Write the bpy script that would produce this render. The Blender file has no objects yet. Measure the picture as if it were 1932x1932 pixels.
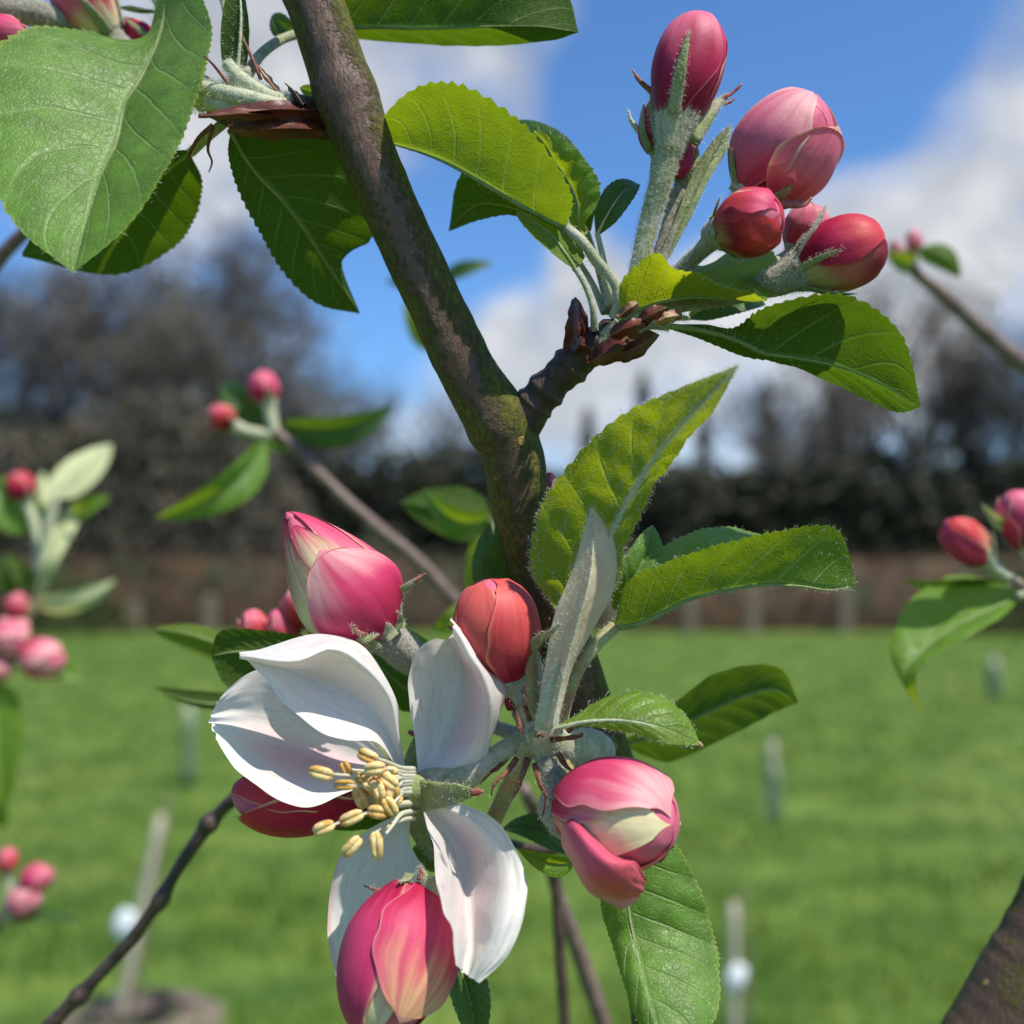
import bpy, math, random
from mathutils import Vector, noise

random.seed(7)
SC = bpy.context.scene
COL = SC.collection

# ------------------------------------------------------------------ camera
PITCH = math.radians(3.45)
CAM = Vector((0, 0, 1.2))
RT = Vector((1, 0, 0))
FW = Vector((0, math.cos(PITCH), math.sin(PITCH)))
UP = Vector((0, -math.sin(PITCH), math.cos(PITCH)))
FOV = math.radians(50)
FPX = 966 / math.tan(FOV / 2)
FOCUS = 0.160
cd = bpy.data.cameras.new('camera')
cam = bpy.data.objects.new('camera', cd)
COL.objects.link(cam)
cam.location = CAM
cam.rotation_euler = (math.radians(90) + PITCH, 0, 0)
cd.sensor_width = 36
cd.angle = FOV
cd.clip_start = 0.01
cd.clip_end = 5000
cd.dof.use_dof = True
cd.dof.focus_distance = FOCUS
cd.dof.aperture_fstop = 12.5
SC.camera = cam

# ------------------------------------------------------------------ light
SUN_DIR = Vector((0.39, -0.33, 0.86)).normalized()      # towards the sun
sl = bpy.data.lights.new('sun', 'SUN')
sl.energy = 4.8
sl.angle = math.radians(0.55)
sl.color = (1.0, 0.94, 0.83)
so = bpy.data.objects.new('sun', sl)
COL.objects.link(so)
so.rotation_euler = SUN_DIR.to_track_quat('Z', 'Y').to_euler()
so.location = (2, -3, 8)

SC.render.engine = 'CYCLES'
SC.cycles.use_denoising = True
try:
    SC.cycles.denoiser = 'OPENIMAGEDENOISE'
except Exception:
    pass
SC.cycles.max_bounces = 8
SC.cycles.transparent_max_bounces = 6
SC.cycles.sample_clamp_indirect = 6
SC.view_settings.view_transform = 'Standard'
SC.view_settings.look = 'None'
SC.view_settings.exposure = 0.36
SC.view_settings.gamma = 1.0
SC.view_settings.use_curve_mapping = False


def lin(r, g, b):
    f = lambda c: (c / 255 / 12.92) if c / 255 <= 0.04045 else ((c / 255 + 0.055) / 1.055) ** 2.4
    return (f(r), f(g), f(b))


class NT:
    """small node-tree helper"""
    def __init__(s, tree):
        s.t = tree
        tree.nodes.clear()

    def n(s, kind, **kw):
        nd = s.t.nodes.new(kind)
        for k, v in kw.items():
            if k.startswith('i_'):
                nd.inputs[k[2:].replace('_', ' ')].default_value = v
            else:
                setattr(nd, k, v)
        return nd

    def l(s, a, b):
        s.t.links.new(a, b)

    def put(s, sock, v):
        if hasattr(v, 'is_output'):
            s.l(v, sock)
        else:
            sock.default_value = v

    def math(s, op, a, b=None, c=None, clamp=False):
        nd = s.n('ShaderNodeMath', operation=op, use_clamp=clamp)
        s.put(nd.inputs[0], a)
        if b is not None:
            s.put(nd.inputs[1], b)
        if c is not None:
            s.put(nd.inputs[2], c)
        return nd.outputs[0]

    def vm(s, op, a, b=None):
        nd = s.n('ShaderNodeVectorMath', operation=op)
        s.put(nd.inputs[0], a)
        if b is not None:
            s.put(nd.inputs[1], b)
        return nd.outputs['Value'] if op in ('DOT_PRODUCT', 'LENGTH') else nd.outputs[0]

    def mr(s, v, a, b, c=0.0, d=1.0, smooth=True):
        nd = s.n('ShaderNodeMapRange', interpolation_type='SMOOTHSTEP' if smooth else 'LINEAR')
        s.put(nd.inputs[0], v)
        for i, x in enumerate((a, b, c, d)):
            s.put(nd.inputs[i + 1], x)
        return nd.outputs[0]

    def noise(s, vec, scale, detail=3, rough=0.55, dist=0.0):
        nd = s.n('ShaderNodeTexNoise')
        s.put(nd.inputs['Vector'], vec)
        nd.inputs['Scale'].default_value = scale
        nd.inputs['Detail'].default_value = detail
        nd.inputs['Roughness'].default_value = rough
        nd.inputs['Distortion'].default_value = dist
        return nd.outputs[0]

    def mix(s, f, a, b, mode='MIX'):
        nd = s.n('ShaderNodeMix', data_type='RGBA', blend_type=mode)
        s.put(nd.inputs[0], f)
        for i, v in ((6, a), (7, b)):
            if not hasattr(v, 'is_output') and len(v) == 3:
                v = (*v, 1)
            s.put(nd.inputs[i], v)
        return nd.outputs[2]

    def bump(s, h, strength, dist):
        nd = s.n('ShaderNodeBump')
        nd.inputs['Strength'].default_value = strength
        nd.inputs['Distance'].default_value = dist
        s.l(h, nd.inputs['Height'])
        return nd.outputs[0]

    def bsdf(s, col, rough, normal=None, spec=0.5, sheen=0.0, coat=0.0):
        p = s.n('ShaderNodeBsdfPrincipled')
        s.put(p.inputs['Base Color'], col if hasattr(col, 'is_output') else (*col, 1))
        s.put(p.inputs['Roughness'], rough)
        s.put(p.inputs['Specular IOR Level'], spec)
        s.put(p.inputs['Sheen Weight'], sheen)
        p.inputs['Sheen Roughness'].default_value = 0.4
        s.put(p.inputs['Coat Weight'], coat)
        if normal is not None:
            s.l(normal, p.inputs['Normal'])
        return p.outputs[0]

    def mixs(s, f, a, b):
        nd = s.n('ShaderNodeMixShader')
        s.put(nd.inputs[0], f)
        s.l(a, nd.inputs[1])
        s.l(b, nd.inputs[2])
        return nd.outputs[0]

    def transl(s, col, normal=None):
        nd = s.n('ShaderNodeBsdfTranslucent')
        s.put(nd.inputs[0], col if hasattr(col, 'is_output') else (*col, 1))
        if normal is not None:
            s.l(normal, nd.inputs['Normal'])
        return nd.outputs[0]

    def out(s, sh):
        o = s.n('ShaderNodeOutputMaterial')
        s.l(sh, o.inputs[0])


def P(px, py, d=0.0):
    """a point d millimetres beyond the focal distance, along the view of picture point px, py"""
    D = FOCUS + d / 1000
    return CAM + RT * ((px - 966) / FPX * D) + UP * ((966 - py) / FPX * D) + FW * D


def S(px, d=0.0):
    return px / FPX * (FOCUS + d / 1000)


# ------------------------------------------------------------------ world: sky with broken cloud
wd = bpy.data.worlds.new('World')
SC.world = wd
wd.use_nodes = True
g = NT(wd.node_tree)
sky = g.n('ShaderNodeTexSky', sky_type='NISHITA', sun_disc=False)
sky.sun_elevation = math.asin(SUN_DIR.z)
sky.sun_rotation = math.atan2(SUN_DIR.x, SUN_DIR.y)
sky.air_density = 1.0
sky.dust_density = 0.6
sky.ozone_density = 2.2
tc = g.n('ShaderNodeTexCoord')
dirv = g.vm('NORMALIZE', tc.outputs['Generated'])
sep = g.n('ShaderNodeSeparateXYZ')
g.l(dirv, sep.inputs[0])
zz = g.math('ADD', g.math('MAXIMUM', sep.outputs[2], 0.0), 0.22)
cmb = g.n('ShaderNodeCombineXYZ')
g.l(g.math('DIVIDE', sep.outputs[0], zz), cmb.inputs[0])
g.l(g.math('DIVIDE', sep.outputs[1], zz), cmb.inputs[1])
cmb.inputs[2].default_value = 3.1
big = g.noise(cmb.outputs[0], 1.1, 2, 0.5)
fine = g.noise(dirv, 7.0, 6, 0.56, 0.4)
dens = g.math('ADD', g.math('MULTIPLY', big, 0.55), g.math('MULTIPLY', fine, 0.62))
# larger cloud banks standing over the wood
for (px, py, rad, amt) in ((960, 120, 13, .20), (1790, 300, 7, .24), (1660, 430, 7, .18), (1040, 620, 4.2, .22), (430, 330, 8, .22),
                           (1330, 700, 12, .26), (700, 690, 6, .2), (1240, 470, 5, .16), (140, 480, 9, .1), (1910, 90, 5, .16), (930, 470, 5, .12),
                           (1480, 120, 8, -.40), (870, 420, 4, -.22), (1120, 380, 6, -.26), (720, 560, 4.5, -.24), (480, 560, 3, -.1), (1560, 60, 5, -.2), (930, 560, 3, -.16), (560, 420, 4, -.05), (1250, 260, 5, -.18)):
    v = (P(px, py) - CAM).normalized()
    dot = g.vm('DOT_PRODUCT', dirv, tuple(v))
    dens = g.math('ADD', dens, g.mr(dot, math.cos(math.radians(rad * 1.5)), 1.0, 0.0, amt))
cm = g.mr(dens, 0.63, 0.98)
lum = g.noise(dirv, 11.0, 4, 0.6)
cloudcol = g.mix(g.mr(lum, 0.35, 0.68), (3.9, 4.0, 4.15, 1), (6.4, 6.3, 6.1, 1))
skycol = g.mix(1.0, sky.outputs[0], (0.66, 1.0, 1.36, 1), 'MULTIPLY')
mixc = g.mix(g.math('MULTIPLY', cm, 0.88), skycol, cloudcol)
bgn = g.n('ShaderNodeBackground')
bgn.inputs[1].default_value = 0.105
g.l(mixc, bgn.inputs[0])
wo = g.n('ShaderNodeOutputWorld')
g.l(bgn.outputs[0], wo.inputs[0])


# ------------------------------------------------------------------ object helpers
WORLD_LOC = {}


def base_mesh(name, verts, faces, uvs=None, cols=None, smooth=True):
    me = bpy.data.meshes.new(name)
    me.from_pydata([tuple(v) for v in verts], [], faces)
    if smooth:
        me.polygons.foreach_set('use_smooth', [True] * len(me.polygons))
    if uvs is not None:
        ul = me.uv_layers.new(name='UVMap')
        li = [0] * len(me.loops)
        me.loops.foreach_get('vertex_index', li)
        flat = []
        for i in li:
            flat += [uvs[i][0], uvs[i][1]]
        ul.data.foreach_set('uv', flat)
    if cols is not None:
        at = me.color_attributes.new('tint', 'FLOAT_COLOR', 'POINT')
        flat = []
        for c in cols:
            flat += [c[0], c[1], c[2], 1.0]
        at.data.foreach_set('color', flat)
    me.update()
    return me


def link(name, me, mats, parent=None, kind=None, label=None):
    o = bpy.data.objects.new(name, me)
    COL.objects.link(o)
    if me is not None and mats is not None:
        for m in (mats if isinstance(mats, (list, tuple)) else [mats]):
            if m.name not in me.materials:
                me.materials.append(m)
    WORLD_LOC[o.name] = Vector((0, 0, 0))
    if parent is not None:
        o.parent = parent
        o.location = -WORLD_LOC[parent.name]
    if kind:
        o['kind'] = kind
    if label:
        o['label'] = label
    return o


def mk(name, verts, faces, mats, parent=None, uvs=None, cols=None, smooth=True, kind=None, label=None):
    return link(name, base_mesh(name, verts, faces, uvs, cols, smooth), mats, parent, kind, label)


def thing(name, loc, label, cat, group=None):
    o = bpy.data.objects.new(name, None)
    COL.objects.link(o)
    o.location = loc
    o.empty_display_size = 0.01
    WORLD_LOC[o.name] = Vector(loc)
    o['label'] = label
    o['category'] = cat
    if group:
        o['group'] = group
    return o


def cr(pts, t):
    """Catmull-Rom through pts (tuples of equal size or Vectors), t in 0..1 by index"""
    n = len(pts) - 1
    x = min(max(t, 0.0), 1.0) * n
    i = min(int(x), n - 1)
    f = x - i
    p1, p2 = pts[i], pts[i + 1]
    p0 = pts[i - 1] if i > 0 else tuple(2 * a - b for a, b in zip(p1, p2))
    p3 = pts[i + 2] if i + 2 <= n else tuple(2 * b - a for a, b in zip(p1, p2))
    return tuple(0.5 * (2 * b + (c - a) * f + (2 * a - 5 * b + 4 * c - d) * f * f + (3 * b - a - 3 * c + d) * f ** 3)
                 for a, b, c, d in zip(p0, p1, p2, p3))


def sstep(a, b, x):
    if a == b:
        return 1.0 if x > a else 0.0
    t = min(max((x - a) / (b - a), 0), 1)
    return t * t * (3 - 2 * t)


def lerp3(a, b, f):
    return tuple(x + (y - x) * f for x, y in zip(a, b))


def grid_faces(nr, nc, off=0, flip=False, wrap=False):
    fs = []
    for i in range(nr - 1):
        for j in range(nc if wrap else nc - 1):
            j2 = (j + 1) % nc
            a, b, c, d = off + i * nc + j, off + i * nc + j2, off + (i + 1) * nc + j2, off + (i + 1) * nc + j
            fs.append((a, d, c, b) if flip else (a, b, c, d))
    return fs


def tube_raw(pts, nt, ns, flat=1.0, rfn=None, world=False, flat_dir=None):
    """pts: (px, py, d, radius px) or with world=True (Vector, radius m). Returns verts, faces, uvs, samples."""
    if world:
        q = [(p.x, p.y, p.z, r) for p, r in pts]
    else:
        q = []
        for (x, y, d, r) in pts:
            w = P(x, y, d)
            q.append((w.x, w.y, w.z, S(r, d)))
    cs = [cr(q, i / nt) for i in range(nt + 1)]
    verts, uvs, smp = [], [], []
    ref = flat_dir if flat_dir is not None else -FW
    N = None
    length = 0
    for i, c in enumerate(cs):
        p = Vector(c[:3])
        a, b = Vector(cs[max(i - 1, 0)][:3]), Vector(cs[min(i + 1, nt)][:3])
        T = (b - a)
        T = T.normalized() if T.length > 1e-9 else Vector((0, 0, 1))
        if N is None:
            N = ref - T * ref.dot(T)
            if N.length < 1e-4:
                N = UP - T * UP.dot(T)
            N.normalize()
        else:
            N = (N - T * N.dot(T)).normalized()
        B = T.cross(N)
        if i:
            length += (p - Vector(cs[i - 1][:3])).length
        for j in range(ns):
            an = 2 * math.pi * j / ns
            r = max(c[3], 1e-5)
            if rfn:
                r *= rfn(i / nt, an, p)
            dv = N * (math.cos(an) * flat) + B * math.sin(an)
            v = p + dv * r
            verts.append(v)
            uvs.append((j / ns, length))
            smp.append((v, (N * math.cos(an) + B * math.sin(an) * flat).normalized()))
    faces = grid_faces(nt + 1, ns, wrap=True)
    k = len(verts)
    verts.append(Vector(cs[0][:3])); uvs.append((0, 0))
    verts.append(Vector(cs[-1][:3])); uvs.append((0, length))
    for j in range(ns):
        faces.append((k, (j + 1) % ns, j))
        o = nt * ns
        faces.append((k + 1, o + j, o + (j + 1) % ns))
    return verts, faces, uvs, smp


def tube(name, pts, mat, parent, nt=24, ns=12, flat=1.0, rfn=None, label=None, fuzz=0, flen=0.9, world=False, flat_dir=None):
    v, f, u, s = tube_raw(pts, nt, ns, flat, rfn, world, flat_dir)
    o = mk(name, v, f, mat, parent, u, label=label)
    if fuzz:
        FUZZ.append((parent, s, fuzz, flen))
    return o


FUZZ = []


def add_fuzz(parent, samples, n, length):
    """short downy hairs, one thin bent blade each, as one part of the organ that carries them"""
    verts, faces = [], []
    for _ in range(n):
        p, nr = random.choice(samples)
        j = Vector((random.gauss(0, 1), random.gauss(0, 1), random.gauss(0, 1)))
        d = (nr + j * 0.55).normalized()
        L = length * 1e-3 * random.uniform(0.4, 1.2)
        p = p + j.cross(nr) * 0.00025
        side = d.cross(Vector((random.gauss(0, 1), random.gauss(0, 1), random.gauss(0, 1)))).normalized() * 0.000022
        bend = (d + Vector((random.gauss(0, .5), random.gauss(0, .5), random.gauss(-.1, .5)))).normalized()
        m = p + d * L * 0.55
        e = m + bend * L * 0.45
        k = len(verts)
        verts += [p - side, p + side, m + side * .8, m - side * .8, e]
        faces += [(k, k + 1, k + 2, k + 3), (k + 3, k + 2, k + 4)]
    mk('fuzz', verts, faces, M_FUZZ, parent, kind='stuff', smooth=False)


# ------------------------------------------------------------------ materials
def newmat(name):
    m = bpy.data.materials.new(name)
    m.use_nodes = True
    return m, NT(m.node_tree)


def mat_leaf(name, top, under, thru, gloss=0.42, vein=(0.32, 0.42, 0.16), nv=8.0, slant=1.7, down=0.35, transl=0.42, bumpy=1.0, rim=(0.30, 0.36, 0.05)):
    m, k = newmat(name)
    uv = k.n('ShaderNodeUVMap').outputs[0]
    ob = k.n('ShaderNodeTexCoord').outputs['Object']
    sp = k.n('ShaderNodeSeparateXYZ')
    k.l(uv, sp.inputs[0])
    wob = k.noise(ob, 160, 2)
    a = k.math('ABSOLUTE', k.math('MULTIPLY_ADD', sp.outputs[0], 2.0, -1.0))
    ph = k.math('MULTIPLY', sp.outputs[1], nv)
    ph = k.math('SUBTRACT', ph, k.math('MULTIPLY', k.math('POWER', a, 0.9), slant))
    ph = k.math('ADD', ph, k.math('MULTIPLY', wob, 0.16))
    ph = k.math('ADD', ph, k.math('MULTIPLY', k.math('SIGN', k.math('SUBTRACT', sp.outputs[0], 0.5)), 0.11))
    fr = k.math('ABSOLUTE', k.math('SUBTRACT', k.math('FRACT', ph), 0.5))
    sec = k.mr(fr, 0.425, 0.495)
    sec = k.math('MULTIPLY', sec, k.mr(a, 0.97, 0.5, 0.25, 1.0))
    mid = k.mr(a, 0.075, 0.02)
    vo = k.n('ShaderNodeTexVoronoi', feature='DISTANCE_TO_EDGE')
    wv = k.n('ShaderNodeTexNoise')
    k.l(ob, wv.inputs['Vector'])
    wv.inputs['Scale'].default_value = 500
    k.put(vo.inputs['Vector'], k.vm('ADD', ob, k.vm('MULTIPLY', wv.outputs['Color'], (0.0016, 0.0016, 0.0016))))
    vo.inputs['Scale'].default_value = 760
    net = k.mr(vo.outputs[0], 0.09, 0.0)
    vo2 = k.n('ShaderNodeTexVoronoi', feature='DISTANCE_TO_EDGE')
    k.l(ob, vo2.inputs['Vector'])
    vo2.inputs['Scale'].default_value = 1700
    net2 = k.mr(vo2.outputs[0], 0.16, 0.0)
    veins = k.math('MAXIMUM', k.math('MULTIPLY', sec, 0.75), mid)
    allv = k.math('MAXIMUM', veins, k.math('MULTIPLY', net, 0.20))
    blot = k.noise(ob, 230, 4, 0.6)
    spk = k.noise(ob, 3200, 2, 0.7)
    geo = k.n('ShaderNodeNewGeometry')
    back = geo.outputs['Backfacing']
    tcol = k.mix(k.mr(blot, 0.3, 0.72), tuple(c * 0.72 for c in top), tuple(c * 1.22 for c in top))
    ucol = k.mix(k.mr(blot, 0.3, 0.72), tuple(c * 0.8 for c in under), tuple(c * 1.15 for c in under))
    # pale down that lies along the veins and in patches of the blade
    dn = k.math('MULTIPLY', k.mr(spk, 0.50, 0.66), k.math('ADD', 0.25, k.math('MULTIPLY', allv, 0.8)))
    dn = k.math('MULTIPLY', dn, down)
    tcol = k.mix(k.math('MULTIPLY', allv, 0.55), tcol, vein)
    ucol = k.mix(k.math('MULTIPLY', allv, 0.7), ucol, vein)
    rimf = k.mr(a, 0.955, 1.0, 0, 0.7)
    tcol = k.mix(rimf, tcol, rim)
    ucol = k.mix(rimf, ucol, rim)
    tcol = k.mix(dn, tcol, (0.62, 0.68, 0.52))
    ucol = k.mix(k.math('MULTIPLY', dn, 1.3), ucol, (0.62, 0.66, 0.5))
    col = k.mix(back, tcol, ucol)
    h = k.math('ADD', k.math('MULTIPLY', veins, -0.55), k.math('MULTIPLY', net, -0.14))
    h = k.math('ADD', h, k.math('MULTIPLY', net2, -0.07))
    h = k.math('ADD', h, k.math('MULTIPLY', spk, 0.12))
    h = k.math('ADD', h, k.math('MULTIPLY', k.noise(ob, 420, 3), 0.5))
    nrm = k.bump(h, 0.75 * bumpy, 0.00035)
    rough = k.math('ADD', k.math('MULTIPLY', back, 0.3), k.math('MULTIPLY_ADD', k.noise(ob, 900, 2), 0.25, gloss - 0.10))
    b = k.bsdf(col, rough, nrm, spec=k.math('SUBTRACT', 0.5, k.math('MULTIPLY', back, 0.3)), sheen=0.04)
    tv = k.mix(k.math('MULTIPLY', allv, 0.6), thru, tuple(min(1, c * 1.15 + .05) for c in thru))
    tv = k.mix(k.mr(blot, 0.3, 0.7, 0, 0.45), tv, tuple(c * 0.6 for c in thru))
    t = k.transl(tv, nrm)
    k.out(k.mixs(transl, b, t))
    return m


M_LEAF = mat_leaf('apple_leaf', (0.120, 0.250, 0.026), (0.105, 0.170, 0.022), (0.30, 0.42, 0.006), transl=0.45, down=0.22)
M_LEAFD = mat_leaf('apple_leaf_deep_shade', (0.042, 0.112, 0.020), (0.045, 0.088, 0.010), (0.125, 0.225, 0.004), transl=0.42, down=0.22, vein=(0.20, 0.29, 0.07), rim=(0.13, 0.20, 0.03))  # deeper green, with the shade of backlit leaves put into the colour
M_LEAFY = mat_leaf('apple_leaf_young', (0.125, 0.270, 0.014), (0.20, 0.27, 0.026), (0.45, 0.53, 0.006), down=0.34, transl=0.5, bumpy=1.2, gloss=0.38)
M_LEAFP = mat_leaf('apple_leaf_downy', (0.42, 0.50, 0.18), (0.58, 0.62, 0.34), (0.62, 0.66, 0.20), down=0.7, transl=0.35, vein=(0.55, 0.55, 0.42), gloss=0.55)
M_LEAFS = mat_leaf('apple_leaf_sheath', (0.66, 0.58, 0.38), (0.72, 0.60, 0.43), (0.80, 0.62, 0.36), down=0.25, transl=0.4, vein=(0.55, 0.44, 0.36), gloss=0.5, nv=3, slant=4, rim=(0.60, 0.50, 0.42), bumpy=0.35)


def mat_petal(name, trans=0.3, rough=0.5, streak=0.25, sheen=0.1, pale=0.25, line=0.0, linecol=(0.45, 0.33, 0.38), bumpd=0.0002):
    m, k = newmat(name)
    at = k.n('ShaderNodeVertexColor', layer_name='tint').outputs[0]
    uv = k.n('ShaderNodeUVMap').outputs[0]
    ob = k.n('ShaderNodeTexCoord').outputs['Object']
    st = k.n('ShaderNodeMapping')
    k.l(uv, st.inputs[0])
    st.inputs['Scale'].default_value = (16, 1.6, 1)
    n1 = k.noise(st.outputs[0], 1.6, 4, 0.6, 0.25)
    n2 = k.noise(ob, 700, 3, 0.6)
    col = k.mix(k.mr(n1, 0.30, 0.70, streak, 0.0), at, tuple(0.62 for _ in range(3)), 'MULTIPLY')
    col = k.mix(k.mr(n2, 0.3, 0.75, 0.16, 0.0), col, (0.75, 0.62, 0.66), 'MULTIPLY')
    if line:
        ln = k.math('ABSOLUTE', k.math('SUBTRACT', k.noise(st.outputs[0], 1.0, 2, 0.5, 0.3), 0.5))
        lm = k.mr(ln, 0.022, 0.0, 0.0, line)
        col = k.mix(lm, col, linecol)
    h = k.math('ADD', k.math('MULTIPLY', n1, 0.22), k.math('MULTIPLY', n2, 0.45))
    h = k.math('ADD', h, k.math('MULTIPLY', k.noise(ob, 2600, 2), 0.14))
    nrm = k.bump(h, 0.6, bumpd)
    b = k.bsdf(col, k.math('MULTIPLY_ADD', n2, 0.2, rough - 0.1), nrm, spec=0.32, sheen=sheen)
    t = k.transl(k.mix(pale, col, (1, .92, .86)), nrm)
    k.out(k.mixs(trans, b, t))
    return m


M_BUD = mat_petal('bud_petal', 0.18, 0.54, 0.24, sheen=0.02, pale=0.04)
M_PETAL = mat_petal('white_petal', 0.36, 0.6, 0.08, line=0.42, linecol=(0.56, 0.42, 0.45), bumpd=0.00022)


def mat_simple(name, c1, c2, scale, rough=0.7, bump=0.0003, trans=0.0, c3=None, s3=90, spec=0.4, sheen=0.0):
    m, k = newmat(name)
    ob = k.n('ShaderNodeTexCoord').outputs['Object']
    n = k.noise(ob, scale, 4, 0.6)
    col = k.mix(k.mr(n, 0.32, 0.68), c1, c2)
    if c3:
        col = k.mix(k.mr(k.noise(ob, s3, 3), 0.46, 0.62), col, c3)
    nr = k.bump(k.math('ADD', n, k.math('MULTIPLY', k.noise(ob, scale * 4, 2), .4)), 0.8, bump)
    b = k.bsdf(col, rough, nr, spec=spec, sheen=sheen)
    if trans:
        b = k.mixs(trans, b, k.transl(col))
    k.out(b)
    return m


M_RIB = mat_simple('leaf_rib', (0.20, 0.28, 0.08), (0.28, 0.34, 0.13), 600, 0.6, 0.0002, trans=0.2)
M_FUZZ = mat_simple('downy_hair', (0.66, 0.66, 0.54), (0.8, 0.78, 0.68), 200, 0.6, 0.0, trans=0.4)
M_STALK = mat_simple('downy_stalk', (0.22, 0.25, 0.12), (0.34, 0.35, 0.22), 900, 0.8, 0.00022, c3=(0.42, 0.40, 0.31), s3=260, sheen=0.4)
M_STALKP = mat_simple('pale_stalk', (0.42, 0.45, 0.27), (0.54, 0.53, 0.38), 500, 0.75, 0.0003, trans=0.12, sheen=0.4)
M_STALKR = mat_simple('ruddy_stalk', (0.25, 0.28, 0.10), (0.33, 0.17, 0.08), 260, 0.75, 0.0003, c3=(0.36, 0.33, 0.15), s3=110, sheen=0.3)
M_WOOLLY = mat_simple('grey_wool', (0.25, 0.23, 0.17), (0.42, 0.39, 0.31), 1500, 0.95, 0.0008, sheen=0.5)
M_SEPAL = mat_simple('sepal_green', (0.17, 0.23, 0.06), (0.27, 0.30, 0.12), 500, 0.7, 0.0003, c3=(0.31, 0.30, 0.20), s3=200, trans=0.12, sheen=0.3)
M_SEPALR = mat_simple('sepal_tip', (0.22, 0.05, 0.04), (0.34, 0.13, 0.10), 500, 0.6, 0.0003)
M_STIP = mat_simple('dry_stipule', (0.13, 0.040, 0.022), (0.25, 0.10, 0.05), 500, 0.6, 0.0003, trans=0.15)
M_SCALE = mat_simple('bud_scale', (0.035, 0.010, 0.010), (0.16, 0.035, 0.016), 190, 0.42, 0.0003, c3=(0.09, 0.022, 0.016), s3=300, trans=0.08)
M_SCALEO = mat_simple('pale_bud_scale', (0.26, 0.10, 0.045), (0.46, 0.32, 0.21), 520, 0.7, 0.0004, c3=(0.20, 0.07, 0.04), s3=300)
M_ANTH = mat_simple('anther', (0.80, 0.52, 0.18), (0.88, 0.68, 0.34), 1400, 0.85, 0.0004, c3=(0.66, 0.36, 0.09), s3=520)
M_ANTHB = mat_simple('withered_anther', (0.42, 0.20, 0.03), (0.62, 0.36, 0.06), 900, 0.7, 0.0002)
M_FIL = mat_simple('filament', (0.66, 0.64, 0.48), (0.72, 0.70, 0.58), 900, 0.5, 0.0001, trans=0.3)


def mat_bark(name, base, lightc, moss, mossbias=0.0):
    m, k = newmat(name)
    ob = k.n('ShaderNodeTexCoord').outputs['Object']
    at = k.n('ShaderNodeVertexColor', layer_name='tint').outputs[0]
    sp = k.n('ShaderNodeSeparateColor')
    k.l(at, sp.inputs[0])
    n1 = k.noise(ob, 260, 5, 0.62)
    st = k.n('ShaderNodeMapping')
    k.l(ob, st.inputs[0])
    st.inputs['Rotation'].default_value = (0, math.radians(-22), 0)
    st.inputs['Scale'].default_value = (1.0, 1.0, 0.35)
    n2 = k.noise(st.outputs[0], 1500, 4, 0.65)
    n3 = k.noise(ob, 900, 5, 0.7)
    col = k.mix(k.mr(n1, 0.3, 0.7), base, tuple(c * 1.6 for c in base))
    col = k.mix(k.mr(n2, 0.56, 0.72, 0, 0.6), col, lightc)
    col = k.mix(k.mr(n3, 0.40, 0.25, 0, 0.6), col, tuple(c * 0.35 for c in base))
    mo = k.math('ADD', k.math('MULTIPLY', sp.outputs[0], 0.62), k.math('MULTIPLY_ADD', n3, 0.9, -0.45 + mossbias))
    mo = k.math('ADD', mo, k.math('MULTIPLY_ADD', n1, 0.5, -0.25))
    mf = k.mr(mo, 0.20, 0.46)
    mcol = k.mix(k.mr(n2, 0.35, 0.65), tuple(c * 0.6 for c in moss), tuple(c * 1.4 for c in moss))
    col = k.mix(k.math('MULTIPLY', mf, 0.92), col, mcol)
    vo = k.n('ShaderNodeTexVoronoi')
    k.l(ob, vo.inputs['Vector'])
    vo.inputs['Scale'].default_value = 150
    len_ = k.mr(vo.outputs['Distance'], 0.13, 0.08)
    col = k.mix(len_, col, (0.42, 0.26, 0.07))
    h = k.math('ADD', k.math('MULTIPLY', n2, 0.8), k.math('MULTIPLY', k.math('MULTIPLY', n3, mf), 1.6))
    h = k.math('ADD', h, k.math('MULTIPLY', len_, 1.2))
    nr = k.bump(h, 0.9, 0.00045)
    k.out(k.bsdf(col, k.math('MULTIPLY_ADD', mf, 0.4, 0.48), nr, spec=0.4))
    return m


M_BARK = mat_bark('stem_bark', (0.088, 0.048, 0.031), (0.25, 0.165, 0.125), (0.090, 0.092, 0.010))
M_SPUR = mat_bark('spur_bark', (0.040, 0.022, 0.017), (0.17, 0.12, 0.10), (0.07, 0.075, 0.02), -0.15)
M_TWIG = mat_simple('twig_bark', (0.12, 0.075, 0.06), (0.21, 0.15, 0.13), 300, 0.6, 0.0004)
M_TWIGD = mat_simple('dark_twig_bark', (0.035, 0.022, 0.020), (0.085, 0.055, 0.045), 300, 0.5, 0.0004)


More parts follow.
